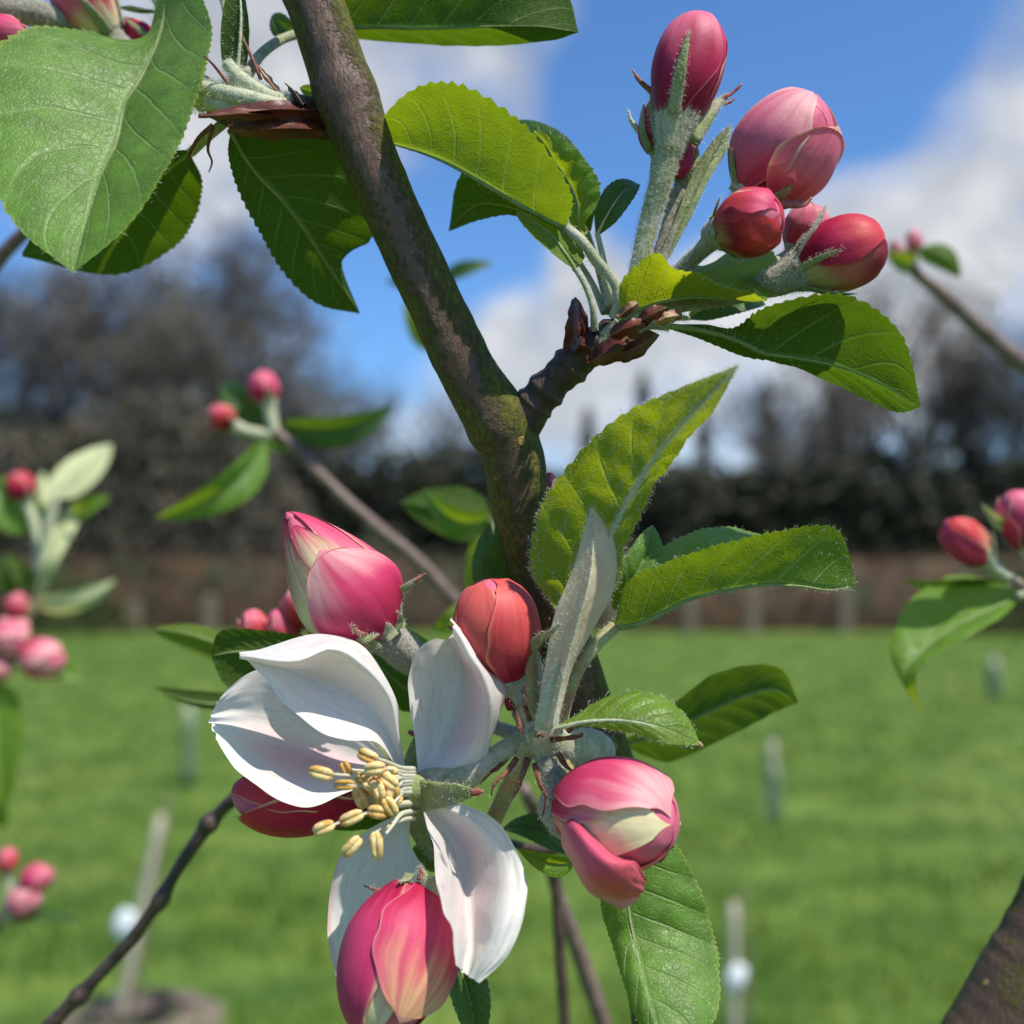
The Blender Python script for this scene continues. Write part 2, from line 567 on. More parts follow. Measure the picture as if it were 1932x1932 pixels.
# ------------------------------------------------------------------ leaves
def leaf(parent, L, M, R, face='top', mat=None, belly=0.5, quilt=0.22, teeth=26, tamp=0.45, label=None, petiole=None, pet_mat=None,
         name='leaf', fuzz=0, nt=112, nh=11, nv=8.0, slant=1.7, rib=0.45, world=False, wave=0.0, flen=0.7):
    mat = mat or M_LEAF
    cv = []
    for c in (L, M, R):
        cv.append([tuple(p) for p in c] if world else [tuple(P(*p)) for p in c])
    rows = []
    sd = random.uniform(0, 99)
    for i in range(nt + 1):
        t = i / nt
        l, m, r = (Vector(cr(c, t)) for c in cv)
        row = []
        for j in range(-nh, nh + 1):
            a = abs(j) / nh
            e = l if j < 0 else r
            row.append(m.lerp(e, a))
        rows.append(row)
    nc = 2 * nh + 1

    def normals(rows):
        out = []
        for i in range(nt + 1):
            rr = []
            for j in range(nc):
                dt = rows[min(i + 1, nt)][j] - rows[max(i - 1, 0)][j]
                ds = rows[i][min(j + 1, nc - 1)] - rows[i][max(j - 1, 0)]
                n = dt.cross(ds)
                rr.append(n.normalized() if n.length > 1e-14 else Vector((0, 0, 0)))
            out.append(rr)
        return out
    nr = normals(rows)
    acc = 0
    for i in range(10, nt - 8, 6):
        for j in range(2, nh - 1, 2):
            acc += nr[i][j].dot((CAM - rows[i][j]).normalized())
    sgn = 1 if acc > 0 else -1
    if face == 'under':
        sgn = -sgn
    verts, uvs = [], []
    for i in range(nt + 1):
        t = i / nt
        win = math.sin(math.pi * min(max(t, 0), 1)) ** 0.6
        for j in range(nc):
            a = abs(j - nh) / nh
            side = -1 if j < nh else 1
            n = nr[i][j] * sgn
            p = rows[i][j].copy()
            wl = (rows[i][0 if side < 0 else nc - 1] - rows[i][nh]).length
            sc = min(1.0, wl / 0.006)
            p += n * (belly * 1e-3 * 4 * a * (1 - a) * sc * win)
            ph = t * nv - a ** 0.9 * slant + 0.11 * side + 0.08 * noise.noise(rows[i][j] * 160)
            f = ph - math.floor(ph)
            q = math.sin(math.pi * f) ** 0.8
            q *= sstep(0.02, 0.25, a) * (1 - 0.45 * sstep(0.75, 1, a))
            p += n * (quilt * 1e-3 * q * sc * win)
            p += n * (noise.noise(rows[i][j] * 330 + Vector((sd, 0, 0))) * quilt * 0.9e-3 * sc * win)
            if wave:
                p += n * (wave * 1e-3 * math.sin(t * 23 + side + sd) * a ** 3 * win)
            if a > 0.8 and teeth:
                x = t * teeth + 0.35 * noise.noise(Vector((t * 9, side, sd)))
                x = x - math.floor(x)
                tooth = x / 0.78 if x < 0.78 else (1 - x) / 0.22
                ed = rows[i][0 if side < 0 else nc - 1] - rows[i][nh]
                if ed.length > 1e-6:
                    p += ed.normalized() * (tamp * 1e-3 * (tooth - 0.5) * ((a - 0.8) / 0.2) ** 2 * win * sc)
            verts.append(p)
            uvs.append(((j - nh) / nh * 0.5 + 0.5, t))
    faces = grid_faces(nt + 1, nc, flip=(sgn > 0))
    # make sure the front side is the upper side of the blade
    f0 = faces[(nt // 2) * (nc - 1) + nh // 2]
    fn = (verts[f0[1]] - verts[f0[0]]).cross(verts[f0[2]] - verts[f0[1]])
    if fn.dot(nr[nt // 2][nh // 2] * sgn) < 0:
        faces = [tuple(reversed(f)) for f in faces]
    o = mk(name, verts, faces, mat, parent, uvs, label=label)
    if rib:
        pts = []
        for i in range(9):
            t = i / 8 * 0.97
            ii = int(t * nt)
            pts.append((verts[ii * nc + nh] - nr[ii][nh] * sgn * 0.00012, (rib * .72 * (1 - t) + 0.05) * 1e-3))
        tube('midrib', pts, M_RIB if pet_mat is not M_STALKP else pet_mat, o, nt=40, ns=8, world=True, fuzz=int(fuzz * .3), flen=0.6)
    if petiole:
        tube('petiole', petiole, pet_mat or M_STALK, o, nt=26, ns=12, fuzz=max(90, fuzz // 3), flen=0.7)
    if fuzz:
        sm = []
        for i in range(0, nt + 1):
            for j in (0, 1, nc - 2, nc - 1):
                d = (rows[i][j] - rows[i][nh])
                if d.length > 1e-6:
                    sm.append((verts[i * nc + j], (d.normalized() + nr[i][j] * random.uniform(-.6, .6)).normalized()))
            for j in range(2, nc - 2, 3):
                sm.append((verts[i * nc + j], nr[i][j] * -sgn))
        FUZZ.append((o, sm, fuzz, flen))
    return o


def gleaf(parent, b, tip, w, roll=0, bow=3.0, fold=20, face='top', mat=None, curl=0.0, label=None, teeth=22, nt=56, nh=6, petiole=None,
          rib=0.4, fuzz=0, name='leaf', quilt=0.2, pet_mat=None, shape=0.75):
    """a whole leaf from its base to its tip, half-width w px, rolled about its own axis"""
    B, T = P(*b), P(*tip)
    sc = S(1, (b[2] + tip[2]) / 2)
    A = T - B
    Ah = A.normalized()
    C = (CAM - (B + T) / 2).normalized()
    N0 = (C - Ah * C.dot(Ah)).normalized()
    S0 = Ah.cross(N0)
    r = math.radians(roll)
    Sd = S0 * math.cos(r) + N0 * math.sin(r)
    N = N0 * math.cos(r) - S0 * math.sin(r)
    fo = math.radians(fold)
    sg = 1 if face == 'top' else -1
    L, M, R = [], [], []
    for i in range(9):
        t = i / 8
        m = B + A * t + N * (bow * 1e-3 * 4 * t * (1 - t)) + N * (curl * 1e-3 * t ** 3)
        hw = w * sc * (math.sin(math.pi * min(0.985, 0.03 + 0.97 * t ** shape)) ** 0.75 if t < 1 else 0.0)
        M.append(m)
        L.append(m + (Sd * math.cos(fo) + N * sg * math.sin(fo)) * hw)
        R.append(m + (-Sd * math.cos(fo) + N * sg * math.sin(fo)) * hw)
    return leaf(parent, L, M, R, face, mat, teeth=teeth, nt=nt, nh=nh, label=label, petiole=petiole, rib=rib, fuzz=fuzz, name=name, world=True,
                quilt=quilt, pet_mat=pet_mat)


# ------------------------------------------------------------------ buds
def _pr(base, mid, q, top):
    out = []
    for i in range(15):
        h = i / 14
        h = 1 - (1 - h) ** 1.35
        if h < mid:
            f = h / mid
            r = base + (1 - base) * math.sin(f * math.pi / 2) ** .9
        else:
            f = (h - mid) / (1 - mid)
            r = max(0.0, 1 - f ** q) ** top
        out.append((h, r))
    return out


PROF = {'egg': _pr(.46, .42, 2.2, .58), 'long': _pr(.50, .50, 2.7, .55), 'point': _pr(.50, .34, 1.45, .82), 'round': _pr(.44, .48, 2.4, .52)}
DEEP = lin(176, 20, 68)
PINK = lin(208, 62, 106)
ROSE = lin(224, 114, 138)
BLUSH = lin(234, 168, 168)
CORAL = lin(206, 62, 68)
CREAM = lin(238, 228, 176)
RED = lin(146, 14, 44)
OLIVE = lin(170, 150, 100)


def prof(name, h):
    p = PROF[name]
    n = len(p) - 1
    sl_ = []
    for i in range(n + 1):
        a, b = p[max(i - 1, 0)], p[min(i + 1, n)]
        sl_.append((b[1] - a[1]) / (b[0] - a[0]))
    for i in range(n):
        (a, x), (b, y) = p[i], p[i + 1]
        if h <= b:
            w = b - a
            f = (h - a) / w
            return max(0.0, (2 * f ** 3 - 3 * f * f + 1) * x + (f ** 3 - 2 * f * f + f) * w * sl_[i] + (3 * f * f - 2 * f ** 3) * y + (f ** 3 - f * f) * w * sl_[i + 1])
    return p[-1][1]


def bud(parent, base, tip, R, petals, shape='egg', name='flower_bud', label=None, sepals=(), core=None, bend=0.0, res=40, stalk=None, stalk_mat=None,
        cup=None, fuzz=0, seed=0):
    """petals: dicts c (deg, 0 faces the lens), hw, h0, h1, off mm, c0 c1 c2 colours base/mid/tip, edge colour, ew edge width, tw twist"""
    B, T = P(*base), P(*tip)
    A = T - B
    Lh = A.length
    A.normalize()
    C = (CAM - (B + T) / 2).normalized()
    e1 = (C - A * C.dot(A)).normalized()
    e2 = A.cross(e1)
    Rw = S(R, (base[2] + tip[2]) / 2)
    rnd = random.Random(seed + 11)
    root = None

    def at(h, th, off):
        dv = e1 * math.cos(th) + e2 * math.sin(th)
        bn = e2 * (bend * 1e-3 * 4 * h * (1 - h))
        r = prof(shape, min(max(h, 0), 1)) * Rw
        return B + A * (h * Lh) + dv * (r + off) + bn

    # closed inner petals
    nv, nu = res, res + 6
    vs, cs, us = [], [], []
    cc = core or ROSE
    for i in range(nv + 1):
        h = 1 - (1 - i / nv) ** 1.4
        for j in range(nu):
            th = 2 * math.pi * j / nu
            vs.append(at(h, th, -0.00035 * (1 if prof(shape, h) > .15 else 0)))
            n = noise.noise(Vector((math.cos(th) * 2, math.sin(th) * 2, h * 3 + seed)))
            cs.append(lerp3(cc, ROSE, 0.2 + 0.25 * n))
            us.append((j / nu, h))
    root = mk(name, vs, grid_faces(nv + 1, nu, wrap=True), M_BUD, parent, us, cs, label=label)
    for q in petals:
        c, hw = math.radians(q['c']), math.radians(q['hw'])
        h0, h1 = q.get('h0', 0.0), q.get('h1', 1.0)
        off = q.get('off', 0.3) * 1e-3
        tw = math.radians(q.get('tw', 0))
        c0, c1, c2 = q.get('c0', DEEP), q.get('c1', PINK), q.get('c2', ROSE)
        edge, ew = q.get('edge', CREAM), q.get('ew', 0.10)
        lip, sharp = q.get('lip', 0.25) * 1e-3, q.get('sharp', 3.2)
        ov = q.get('ov', 0.0)
        sd = rnd.uniform(0, 50)
        pv, pu = res + 8, res + 4
        vs, cs, us = [], [], []
        for i in range(pv + 1):
            v = 1 - (1 - i / pv) ** 1.3
            wv = max(0.0, 1 - v ** sharp) ** 0.5 if h1 < 0.97 else 1.0 - 0.35 * v ** 4
            wv *= 0.72 + 0.28 * sstep(0, 0.35, v)
            for j in range(pu + 1):
                u = 2 * j / pu - 1
                hh = h0 + (h1 - h0) * v
                hh -= (h1 - h0) * 0.05 * u * u * v
                th = c + tw * v + u * hw * wv * (1 + 0.10 * noise.noise(Vector((v * 4.5, 3.0 if u > 0 else 8.0, sd))))
                au = max(abs(u) ** 4, v ** 8 if h1 < 0.97 else 0)
                o2 = off * (1 + ov * u) + lip * au * sstep(0.05, .4, v)
                o2 += 0.00013 * noise.noise(Vector((th * 2.2, hh * 3.5, sd)))
                vs.append(at(hh, th, o2))
                us.append((j / pu, v))
                nn = noise.noise(Vector((u * 1.7 + sd, v * 2.4, 1.3)))
                n2 = noise.noise(Vector((u * 7 + sd, v * 1.5, 9.3)))
                g = min(max(v + 0.26 * nn + 0.16 * n2, 0), 1)
                col = lerp3(c0, c1, sstep(0.02, 0.5, g))
                col = lerp3(col, c2, sstep(0.45, 1.0, g))
                eu = 1 - abs(u)
                ef = 1 - sstep(0, ew, eu + 0.03 * n2)
                if h1 < 0.97:
                    ef = max(ef, 1 - sstep(0, ew * 0.9, (1 - v) + 0.03 * n2))
                col = lerp3(col, edge, 0.8 * ef * (0.45 + 0.55 * sstep(-.3, .3, noise.noise(Vector((v * 4, u, sd))))))
                vn = noise.noise(Vector((u * 22 + sd, v * 2.2, 4.4)))
                col = tuple(x * (1 - (0.10, 0.22, 0.16)[q_] * sstep(.05, .5, vn)) for q_, x in enumerate(col))
                cs.append(col)
        fs = grid_faces(pv + 1, pu + 1, flip=False)
        mk('petal', vs, fs, M_BUD, root, us, cs)
    # sepals lie on the bud: (angle, length fraction, width px, flare mm, tip flare)
    for sp in sepals:
        th, ln, w, fl = math.radians(sp[0]), sp[1], sp[2], sp[3]
        pts = []
        for i in range(7):
            t = i / 6
            h = -0.05 + ln * t
            p = at(max(h, 0), th, 0.0006 + fl * 1e-3 * t * t)
            if h < 0:
                p = p + A * (h * Lh)
            pts.append((p, max(S(w, base[2]) * (1 - t) ** 0.75 * (0.75 + 0.6 * t), 3e-5)))
        dv = e1 * math.cos(th) + e2 * math.sin(th)
        tube('sepal', pts, M_SEPAL if len(sp) < 5 else sp[4], root, nt=18, ns=10, flat=0.22, world=True, flat_dir=dv, fuzz=max(60, fuzz // 4), flen=0.5)
    if cup:
        # receptacle: swelling below the bud
        k = cup
        pts = [(B + A * (Lh * 0.09), Rw * prof(shape, .05) * 1.04), (B, Rw * 0.60), (B - A * (Lh * 0.16 * k), Rw * 0.46), (B - A * (Lh * 0.34 * k), Rw * 0.34)]
        tube('receptacle', pts, stalk_mat or M_STALK, root, nt=16, ns=18, world=True, fuzz=fuzz, flen=0.6)
    if stalk:
        tube('pedicel', stalk, stalk_mat or M_STALK, root, nt=26, ns=14, fuzz=fuzz, flen=0.7)
    return root


def std_petals(seed, kind=0):
    r = random.Random(seed)
    c0, c1, c2 = ((DEEP, PINK, ROSE), (RED, DEEP, CORAL), (RED, CORAL, ROSE), (CORAL, ROSE, BLUSH))[kind]
    a = r.uniform(-40, 40)
    return [dict(c=a + 180, hw=100, off=.1, c0=c0, c1=c1, c2=c2),
            dict(c=a + 75, hw=78, off=.25, h1=1.0, c0=c0, c1=c1, c2=c2, ew=.07),
            dict(c=a - 55, hw=85, off=.5, h1=.96, c0=c0, c1=c1, c2=c2, ew=.09)]


# ------------------------------------------------------------------ setting: field, hedge, wood
def mat_ground():
    m, k = newmat('meadow_turf')
    ob = k.n('ShaderNodeTexCoord').outputs['Object']
    n1 = k.noise(ob, 0.55, 4, 0.6)
    n2 = k.noise(ob, 2.2, 5, 0.7)
    n3 = k.noise(ob, 26, 3, 0.7)
    col = k.mix(k.mr(n2, 0.34, 0.66), (0.046, 0.104, 0.013), (0.150, 0.225, 0.034))
    col = k.mix(k.mr(n1, 0.50, 0.72, 0, 0.55), col, (0.21, 0.235, 0.060))
    col = k.mix(k.mr(n3, 0.3, 0.7, 0.35, 0.0), col, (0.060, 0.105, 0.018))
    nr = k.bump(k.math('ADD', n2, k.math('MULTIPLY', n3, .5)), 0.7, 0.06)
    k.out(k.bsdf(col, 0.85, nr, spec=0.2))
    return m


M_GROUND = mat_ground()
gx, gy = 48, 60
vs, uv = [], []
for i in range(gy + 1):
    y = -30 + 400 * (i / gy) ** 2.2
    for j in range(gx + 1):
        x = (j / gx - 0.5)
        x = math.copysign(abs(x * 2) ** 1.8 * 300, x)
        vs.append((x, y, 0.02 * noise.noise(Vector((x * .4, y * .4, 0))) if abs(x) < 40 else 0))
ground = mk('ground', vs, grid_faces(gy + 1, gx + 1), M_GROUND, kind='structure')
ground['label'] = 'mown green meadow grass running back to the hedge'


def mat_blade():
    m, k = newmat('grass_blade')
    ob = k.n('ShaderNodeTexCoord').outputs['Object']
    n = k.noise(ob, 2.6, 3)
    n2 = k.noise(ob, 60, 2)
    col = k.mix(k.mr(n, 0.36, 0.64), (0.052, 0.122, 0.014), (0.160, 0.240, 0.036))
    col = k.mix(k.mr(n2, 0.55, 0.75, 0, 0.6), col, (0.20, 0.22, 0.06))
    k.out(k.mixs(0.3, k.bsdf(col, 0.55, spec=0.3), k.transl((0.24, 0.36, 0.03))))
    return m


M_BLADE = mat_blade()
vs, fs = [], []
rg = random.Random(3)
for i in range(46000):
    y = 2.1 + 20 * rg.random() ** 1.9
    x = rg.uniform(-1, 1) * (0.55 * y + 0.4)
    cl = noise.noise(Vector((x * 1.7, y * 1.7, 4)))
    if cl < -0.25 and rg.random() < 0.6:
        continue
    h = rg.uniform(0.03, 0.075) * (1 + 0.7 * cl)
    a = rg.uniform(0, 6.283)
    w = 0.0045 + 0.0007 * y
    dx, dy = math.cos(a) * w, math.sin(a) * w
    lx, ly = rg.gauss(0, .03), rg.gauss(0, .03)
    k = len(vs)
    vs += [(x - dx, y - dy, -.01), (x + dx, y + dy, -.01), (x + lx, y + ly, h)]
    fs.append((k, k + 1, k + 2))
gr = mk('grass', vs, fs, M_BLADE, kind='stuff', smooth=False)
gr['label'] = 'short tufted grass blades covering the meadow'


def leafcloud(n, box, size, seed, fn=None, aspect=0.5):
    r = random.Random(seed)
    vs, fs = [], []
    (x0, x1), (y0, y1), (z0, z1) = box
    c = 0
    while c < n:
        p = Vector((r.uniform(x0, x1), r.uniform(y0, y1), r.uniform(z0, z1)))
        if fn and not fn(p, r):
            c += 0.34
            continue
        a = Vector((r.gauss(0, 1), r.gauss(0, 1), r.gauss(0, 1))).normalized() * size * r.uniform(.5, 1.2)
        b = a.cross(Vector((r.gauss(0, 1), r.gauss(0, 1), r.gauss(0, 1)))).normalized() * size * aspect * r.uniform(.5, 1.1)
        k = len(vs)
        vs += [p - a, p - b * .8, p + a, p + b * .8]
        fs.append((k, k + 1, k + 2, k + 3))
        c += 1
    return vs, fs


M_HEDGE = mat_simple('beech_hedge', (0.044, 0.023, 0.010), (0.085, 0.046, 0.020), 2.2, 0.8, 0.0, c3=(0.030, 0.032, 0.010), s3=1.1)
M_HEDGEG = mat_simple('green_hedge', (0.035, 0.055, 0.014), (0.085, 0.11, 0.026), 2.0, 0.8, 0.0)
M_WOOD = mat_simple('bare_twig', (0.085, 0.072, 0.052), (0.150, 0.125, 0.090), 0.5, 0.85, 0.0)
M_TRUNK = mat_simple('trunk_bark', (0.038, 0.031, 0.024), (0.085, 0.070, 0.055), 3.0, 0.85, 0.01)
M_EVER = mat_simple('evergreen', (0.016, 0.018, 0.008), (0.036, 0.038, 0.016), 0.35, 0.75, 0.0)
M_POST = mat_simple('weathered_post', (0.12, 0.095, 0.065), (0.18, 0.145, 0.10), 9, 0.8, 0.002)

HY = 25.0
hd = thing('hedge', (-14, HY, 0), 'clipped brown beech hedge along the far edge of the meadow', 'hedge')


def hfn(p, r):
    top = 1.78 + 0.10 * noise.noise(Vector((p.x * .5, 0, 2)))
    return p.z < top and (abs(p.y - HY) > 0.22 or p.z > top - 0.35)


v_, f_ = leafcloud(15000, ((-17, 17), (HY - .45, HY + .45), (0.0, 1.9)), 0.085, 5, hfn, 0.6)
mk('foliage', v_, f_, M_HEDGE, hd, kind='stuff', smooth=False)
v_, f_ = [], []
for i in range(70):
    x = -17 + 34 * i / 69
    k = len(v_)
    for (dy, z) in ((-.36, 0), (-.34, 1.62), (.34, 1.62), (.36, 0)):
        v_.append((x, HY + dy + .06 * noise.noise(Vector((x, z, dy))), z + .05 * noise.noise(Vector((x * 2, z, 7)))))
for i in range(69):
    for j in range(3):
        a = i * 4 + j
        f_.append((a, a + 4, a + 5, a + 1))
mk('branch_core', v_, f_, M_HEDGE, hd)
hb = thing('bush', (-10.3, HY - 1.2, 0), 'loose green bush in front of the brown hedge beside the pale leafed branch', 'bush')
v_, f_ = leafcloud(3200, ((-12.6, -8.0), (HY - 2.2, HY - .6), (0, 1.5)), 0.10, 9,
                   lambda p, r: ((p.x + 10.3) / 2.3) ** 2 + ((p.y - HY + 1.4) / .9) ** 2 + (p.z / 1.45) ** 2 < 1, 0.6)
mk('foliage', v_, f_, M_HEDGEG, hb, kind='stuff', smooth=False)
hb = thing('bush', (11.2, HY - 1.2, 0), 'loose green bush in front of the hedge beside the last post', 'bush')
v_, f_ = leafcloud(3200, ((8.4, 14.0), (HY - 2.2, HY - .6), (0, 1.6)), 0.10, 19,
                   lambda p, r: ((p.x - 11.2) / 2.8) ** 2 + ((p.y - HY + 1.4) / .9) ** 2 + (p.z / 1.6) ** 2 < 1, 0.6)
mk('foliage', v_, f_, M_HEDGEG, hb, kind='stuff', smooth=False)


def gx_at(px, y):
    return (px - 966) / FPX * y


for px, hgt, plab in ((255, .7, 'timber post beside the loose green bush with its back to the hedge'), (398, .85, 'timber post before the hedge, next along from the one by the bush'),
                      (1160, .8, 'timber post hidden mostly behind the stalk of the trough shaped leaf'), (1302, .85, 'timber post just right of the apple stem below the trough shaped leaf'),
                      (1417, 1.05, 'taller timber post below the middle of the trough shaped leaf'), (1592, 1.0, 'timber post below the tip of the trough shaped leaf')):
    yy = HY - 1.0
    x = gx_at(px, yy)
    w = .13
    vs = []
    for z, s in ((0, 1), (hgt - .06, .95), (hgt, .7)):
        for a, b in ((-1, -1), (1, -1), (1, 1), (-1, 1)):
            vs.append((x + a * w * s, yy + b * w * s, z + (0.02 * a if z else 0)))
    fs = grid_faces(3, 4, wrap=True) + [(8, 9, 10, 11)]
    o = mk('fence_post', vs, fs, M_POST, smooth=False)
    o['label'] = plab
    o['category'] = 'post'
    o['group'] = 'posts along the hedge'


def limb(vs, fs, p, d, L, r, depth, rng, tips, seg=4, up=0.12):
    q = p.copy()
    dirn = d.normalized()
    ring = None
    for i in range(seg + 1):
        rr = r * (1 - 0.42 * i / seg)
        a = dirn.orthogonal().normalized()
        b = dirn.cross(a)
        k = len(vs)
        for j in range(5):
            an = 2 * math.pi * j / 5
            vs.append(q + (a * math.cos(an) + b * math.sin(an)) * rr)
        if ring is not None:
            for j in range(5):
                fs.append((ring + j, ring + (j + 1) % 5, k + (j + 1) % 5, k + j))
        ring = k
        if i < seg:
            q = q + dirn * (L / seg)
            dirn = (dirn + Vector((rng.gauss(0, .13), rng.gauss(0, .13), rng.gauss(up * .4, .08)))).normalized()
            if depth > 0 and i >= 1:
                for _ in range(2 if i > 1 else 1):
                    az = rng.uniform(0, 6.283)
                    sp = (a * math.cos(az) + b * math.sin(az)) * rng.uniform(.6, 1.1) + dirn
                    sp.z += up
                    limb(vs, fs, q.copy(), sp, L * rng.uniform(.48, .66), r * .5, depth - 1, rng, tips, 3, up)
    tips.append(q)
    if depth > 0:
        for _ in range(2):
            sp = dirn + Vector((rng.gauss(0, .45), rng.gauss(0, .45), rng.gauss(.1, .3)))
            limb(vs, fs, q.copy(), sp, L * .6, r * .52, depth - 1, rng, tips, 3, up)


def bare_tree(px, top_py, dist, label, seed, spread=0.62, twigs=2600, mat=None):
    x = gx_at(px, dist)
    H = 1.2 + (1091 - top_py) / FPX * dist
    t = thing('bare_tree', (x, dist, 0), label, 'tree', 'trees of the wood behind the hedge')
    rng = random.Random(seed)
    vs, fs, tips = [], [], []
    limb(vs, fs, Vector((x, dist, -.1)), Vector((rng.gauss(0, .05), 0, 1)), H * .52, H * .022, 3, rng, tips, 5, .16)
    zt = max(v.z for v in vs)
    k = H * 0.97 / zt
    fix = lambda p: Vector((x + (p.x - x) * k * (spread / .62), dist + (p.y - dist) * k, p.z * k))
    vs = [fix(v) for v in vs]
    tips = [fix(p) for p in tips]
    mk('trunk', vs, fs, M_TRUNK, t)
    v2, f2 = [], []
    for _ in range(twigs):
        p = rng.choice(tips) + Vector((rng.gauss(0, H * .045), rng.gauss(0, H * .045), rng.gauss(0, H * .04)))
        d = Vector((rng.gauss(0, 1), rng.gauss(0, 1), rng.gauss(.5, .8))).normalized() * rng.uniform(.35, 1.0) * H * .05
        s = d.cross(Vector((rng.gauss(0, 1), rng.gauss(0, 1), rng.gauss(0, 1)))).normalized() * H * .0026
        kk = len(v2)
        v2 += [p - s, p + s, p + d + s * .3, p + d - s * .3]
        f2.append((kk, kk + 1, kk + 2, kk + 3))
    mk('crown', v2, f2, mat or M_WOOD, t, kind='stuff', smooth=False)
    return t


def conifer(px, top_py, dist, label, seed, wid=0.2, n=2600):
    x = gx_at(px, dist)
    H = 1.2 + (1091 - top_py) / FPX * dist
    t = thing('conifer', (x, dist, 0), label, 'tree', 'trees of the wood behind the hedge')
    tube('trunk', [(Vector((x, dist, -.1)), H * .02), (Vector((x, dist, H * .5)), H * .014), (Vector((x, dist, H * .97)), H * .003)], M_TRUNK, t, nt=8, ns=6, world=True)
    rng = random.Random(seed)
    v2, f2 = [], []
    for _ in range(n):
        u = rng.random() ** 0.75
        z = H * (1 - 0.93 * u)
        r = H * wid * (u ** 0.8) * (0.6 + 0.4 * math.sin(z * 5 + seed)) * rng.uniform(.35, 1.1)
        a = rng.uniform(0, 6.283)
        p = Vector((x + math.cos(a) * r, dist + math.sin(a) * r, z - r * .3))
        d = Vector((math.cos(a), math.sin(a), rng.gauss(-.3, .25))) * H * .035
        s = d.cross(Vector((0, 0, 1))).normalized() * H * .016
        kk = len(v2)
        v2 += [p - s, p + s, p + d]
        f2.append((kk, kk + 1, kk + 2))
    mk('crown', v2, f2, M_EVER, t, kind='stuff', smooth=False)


BT = [(60, 505, 44, .55), (215, 455, 48, .5), (395, 425, 46, .42), (500, 520, 42, .5), (-90, 520, 42, .6), (330, 600, 40, .6), (600, 690, 44, .5), (760, 715, 46, .55),
      (1520, 680, 46, .5), (1640, 600, 50, .5), (1760, 535, 48, .5), (1880, 560, 45, .5), (1990, 600, 44, .6)]
BL = ['tall bare tree with spreading grey twigs at the left of the wood', 'tall bare tree behind the big green leaf tip',
      'tallest bare tree of the wood beside the hanging dark leaf', 'rounded bare tree standing right of the tallest bare tree',
      'bare tree at the far end of the wood beyond the pale leafed branch', 'low bushy bare tree in front of the tallest one',
      'low bare tree above the grey twig with two pink buds', 'low bare tree left of the mossy apple stem',
      'low bare tree beyond the conifers on the right of the stem', 'bare tree under the broad leaf of the upper bud cluster',
      'tall bare tree behind the blurred grey twig with faint buds', 'bare tree rising above the two red buds on the right',
      'bare tree at the right end of the wood']
for i, (a, b, c, d) in enumerate(BT):
    bare_tree(a, b, c, BL[i], 40 + i, d, 3600 if i < 6 else 2600)
for i, (a, b, c, d, l) in enumerate(((1215, 700, 60, .14, 'slim dark conifer with a pointed top behind the downy leaf'),
                                     (1110, 765, 58, .22, 'dark conifer just right of the mossy stem'),
                                     (1330, 770, 56, .26, 'broad dark conifer behind the tip of the downy leaf'),
                                     (1450, 715, 55, .24, 'dark conifer under the broad leaf on the right'),
                                     (920, 765, 58, .25, 'dark conifer hidden mostly by the mossy stem'),
                                     (1575, 720, 54, .25, 'dark conifer among bare trees on the right'),
                                     (1830, 700, 52, .28, 'dark conifer above the two red buds'))):
    conifer(a, b, c, l, 70 + i, d)
v_, f_ = leafcloud(15000, ((-26, -3.5), (34.5, 36.5), (0, 8.6)), 0.30, 27,
                   lambda p, r: p.z < 6.6 + 1.9 * noise.noise(Vector((p.x * .22, 0, 5))) - 4.5 * sstep(-9, -4, p.x), 0.35)
ws = mk('undergrowth', v_, f_, M_WOOD, kind='stuff', smooth=False)
ws['label'] = 'brown leafless thicket under the tall bare trees'
ws['category'] = 'undergrowth'
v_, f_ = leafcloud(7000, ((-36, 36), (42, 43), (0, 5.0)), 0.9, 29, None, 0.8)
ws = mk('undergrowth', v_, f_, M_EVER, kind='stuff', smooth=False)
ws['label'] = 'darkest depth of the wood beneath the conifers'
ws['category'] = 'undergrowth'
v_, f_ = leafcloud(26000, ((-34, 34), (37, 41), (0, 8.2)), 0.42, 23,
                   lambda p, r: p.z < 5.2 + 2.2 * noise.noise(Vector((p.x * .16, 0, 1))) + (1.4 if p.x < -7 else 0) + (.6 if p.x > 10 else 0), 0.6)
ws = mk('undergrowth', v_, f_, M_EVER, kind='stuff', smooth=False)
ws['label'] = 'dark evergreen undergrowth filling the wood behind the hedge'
ws['category'] = 'undergrowth'

# staked saplings in the meadow
M_GUARD = mat_simple('tree_guard', (0.11, 0.16, 0.08), (0.15, 0.20, 0.11), 20, 0.5, 0.0)
M_TAG = mat_simple('white_tag', (0.74, 0.78, 0.80), (0.82, 0.85, 0.86), 30, 0.45, 0.0)
M_STAKE = mat_simple('pale_stake', (0.34, 0.31, 0.22), (0.46, 0.42, 0.31), 15, 0.8, 0.001)
M_SOIL = mat_simple('bare_soil', (0.12, 0.085, 0.065), (0.24, 0.18, 0.15), 18, 0.95, 0.02)


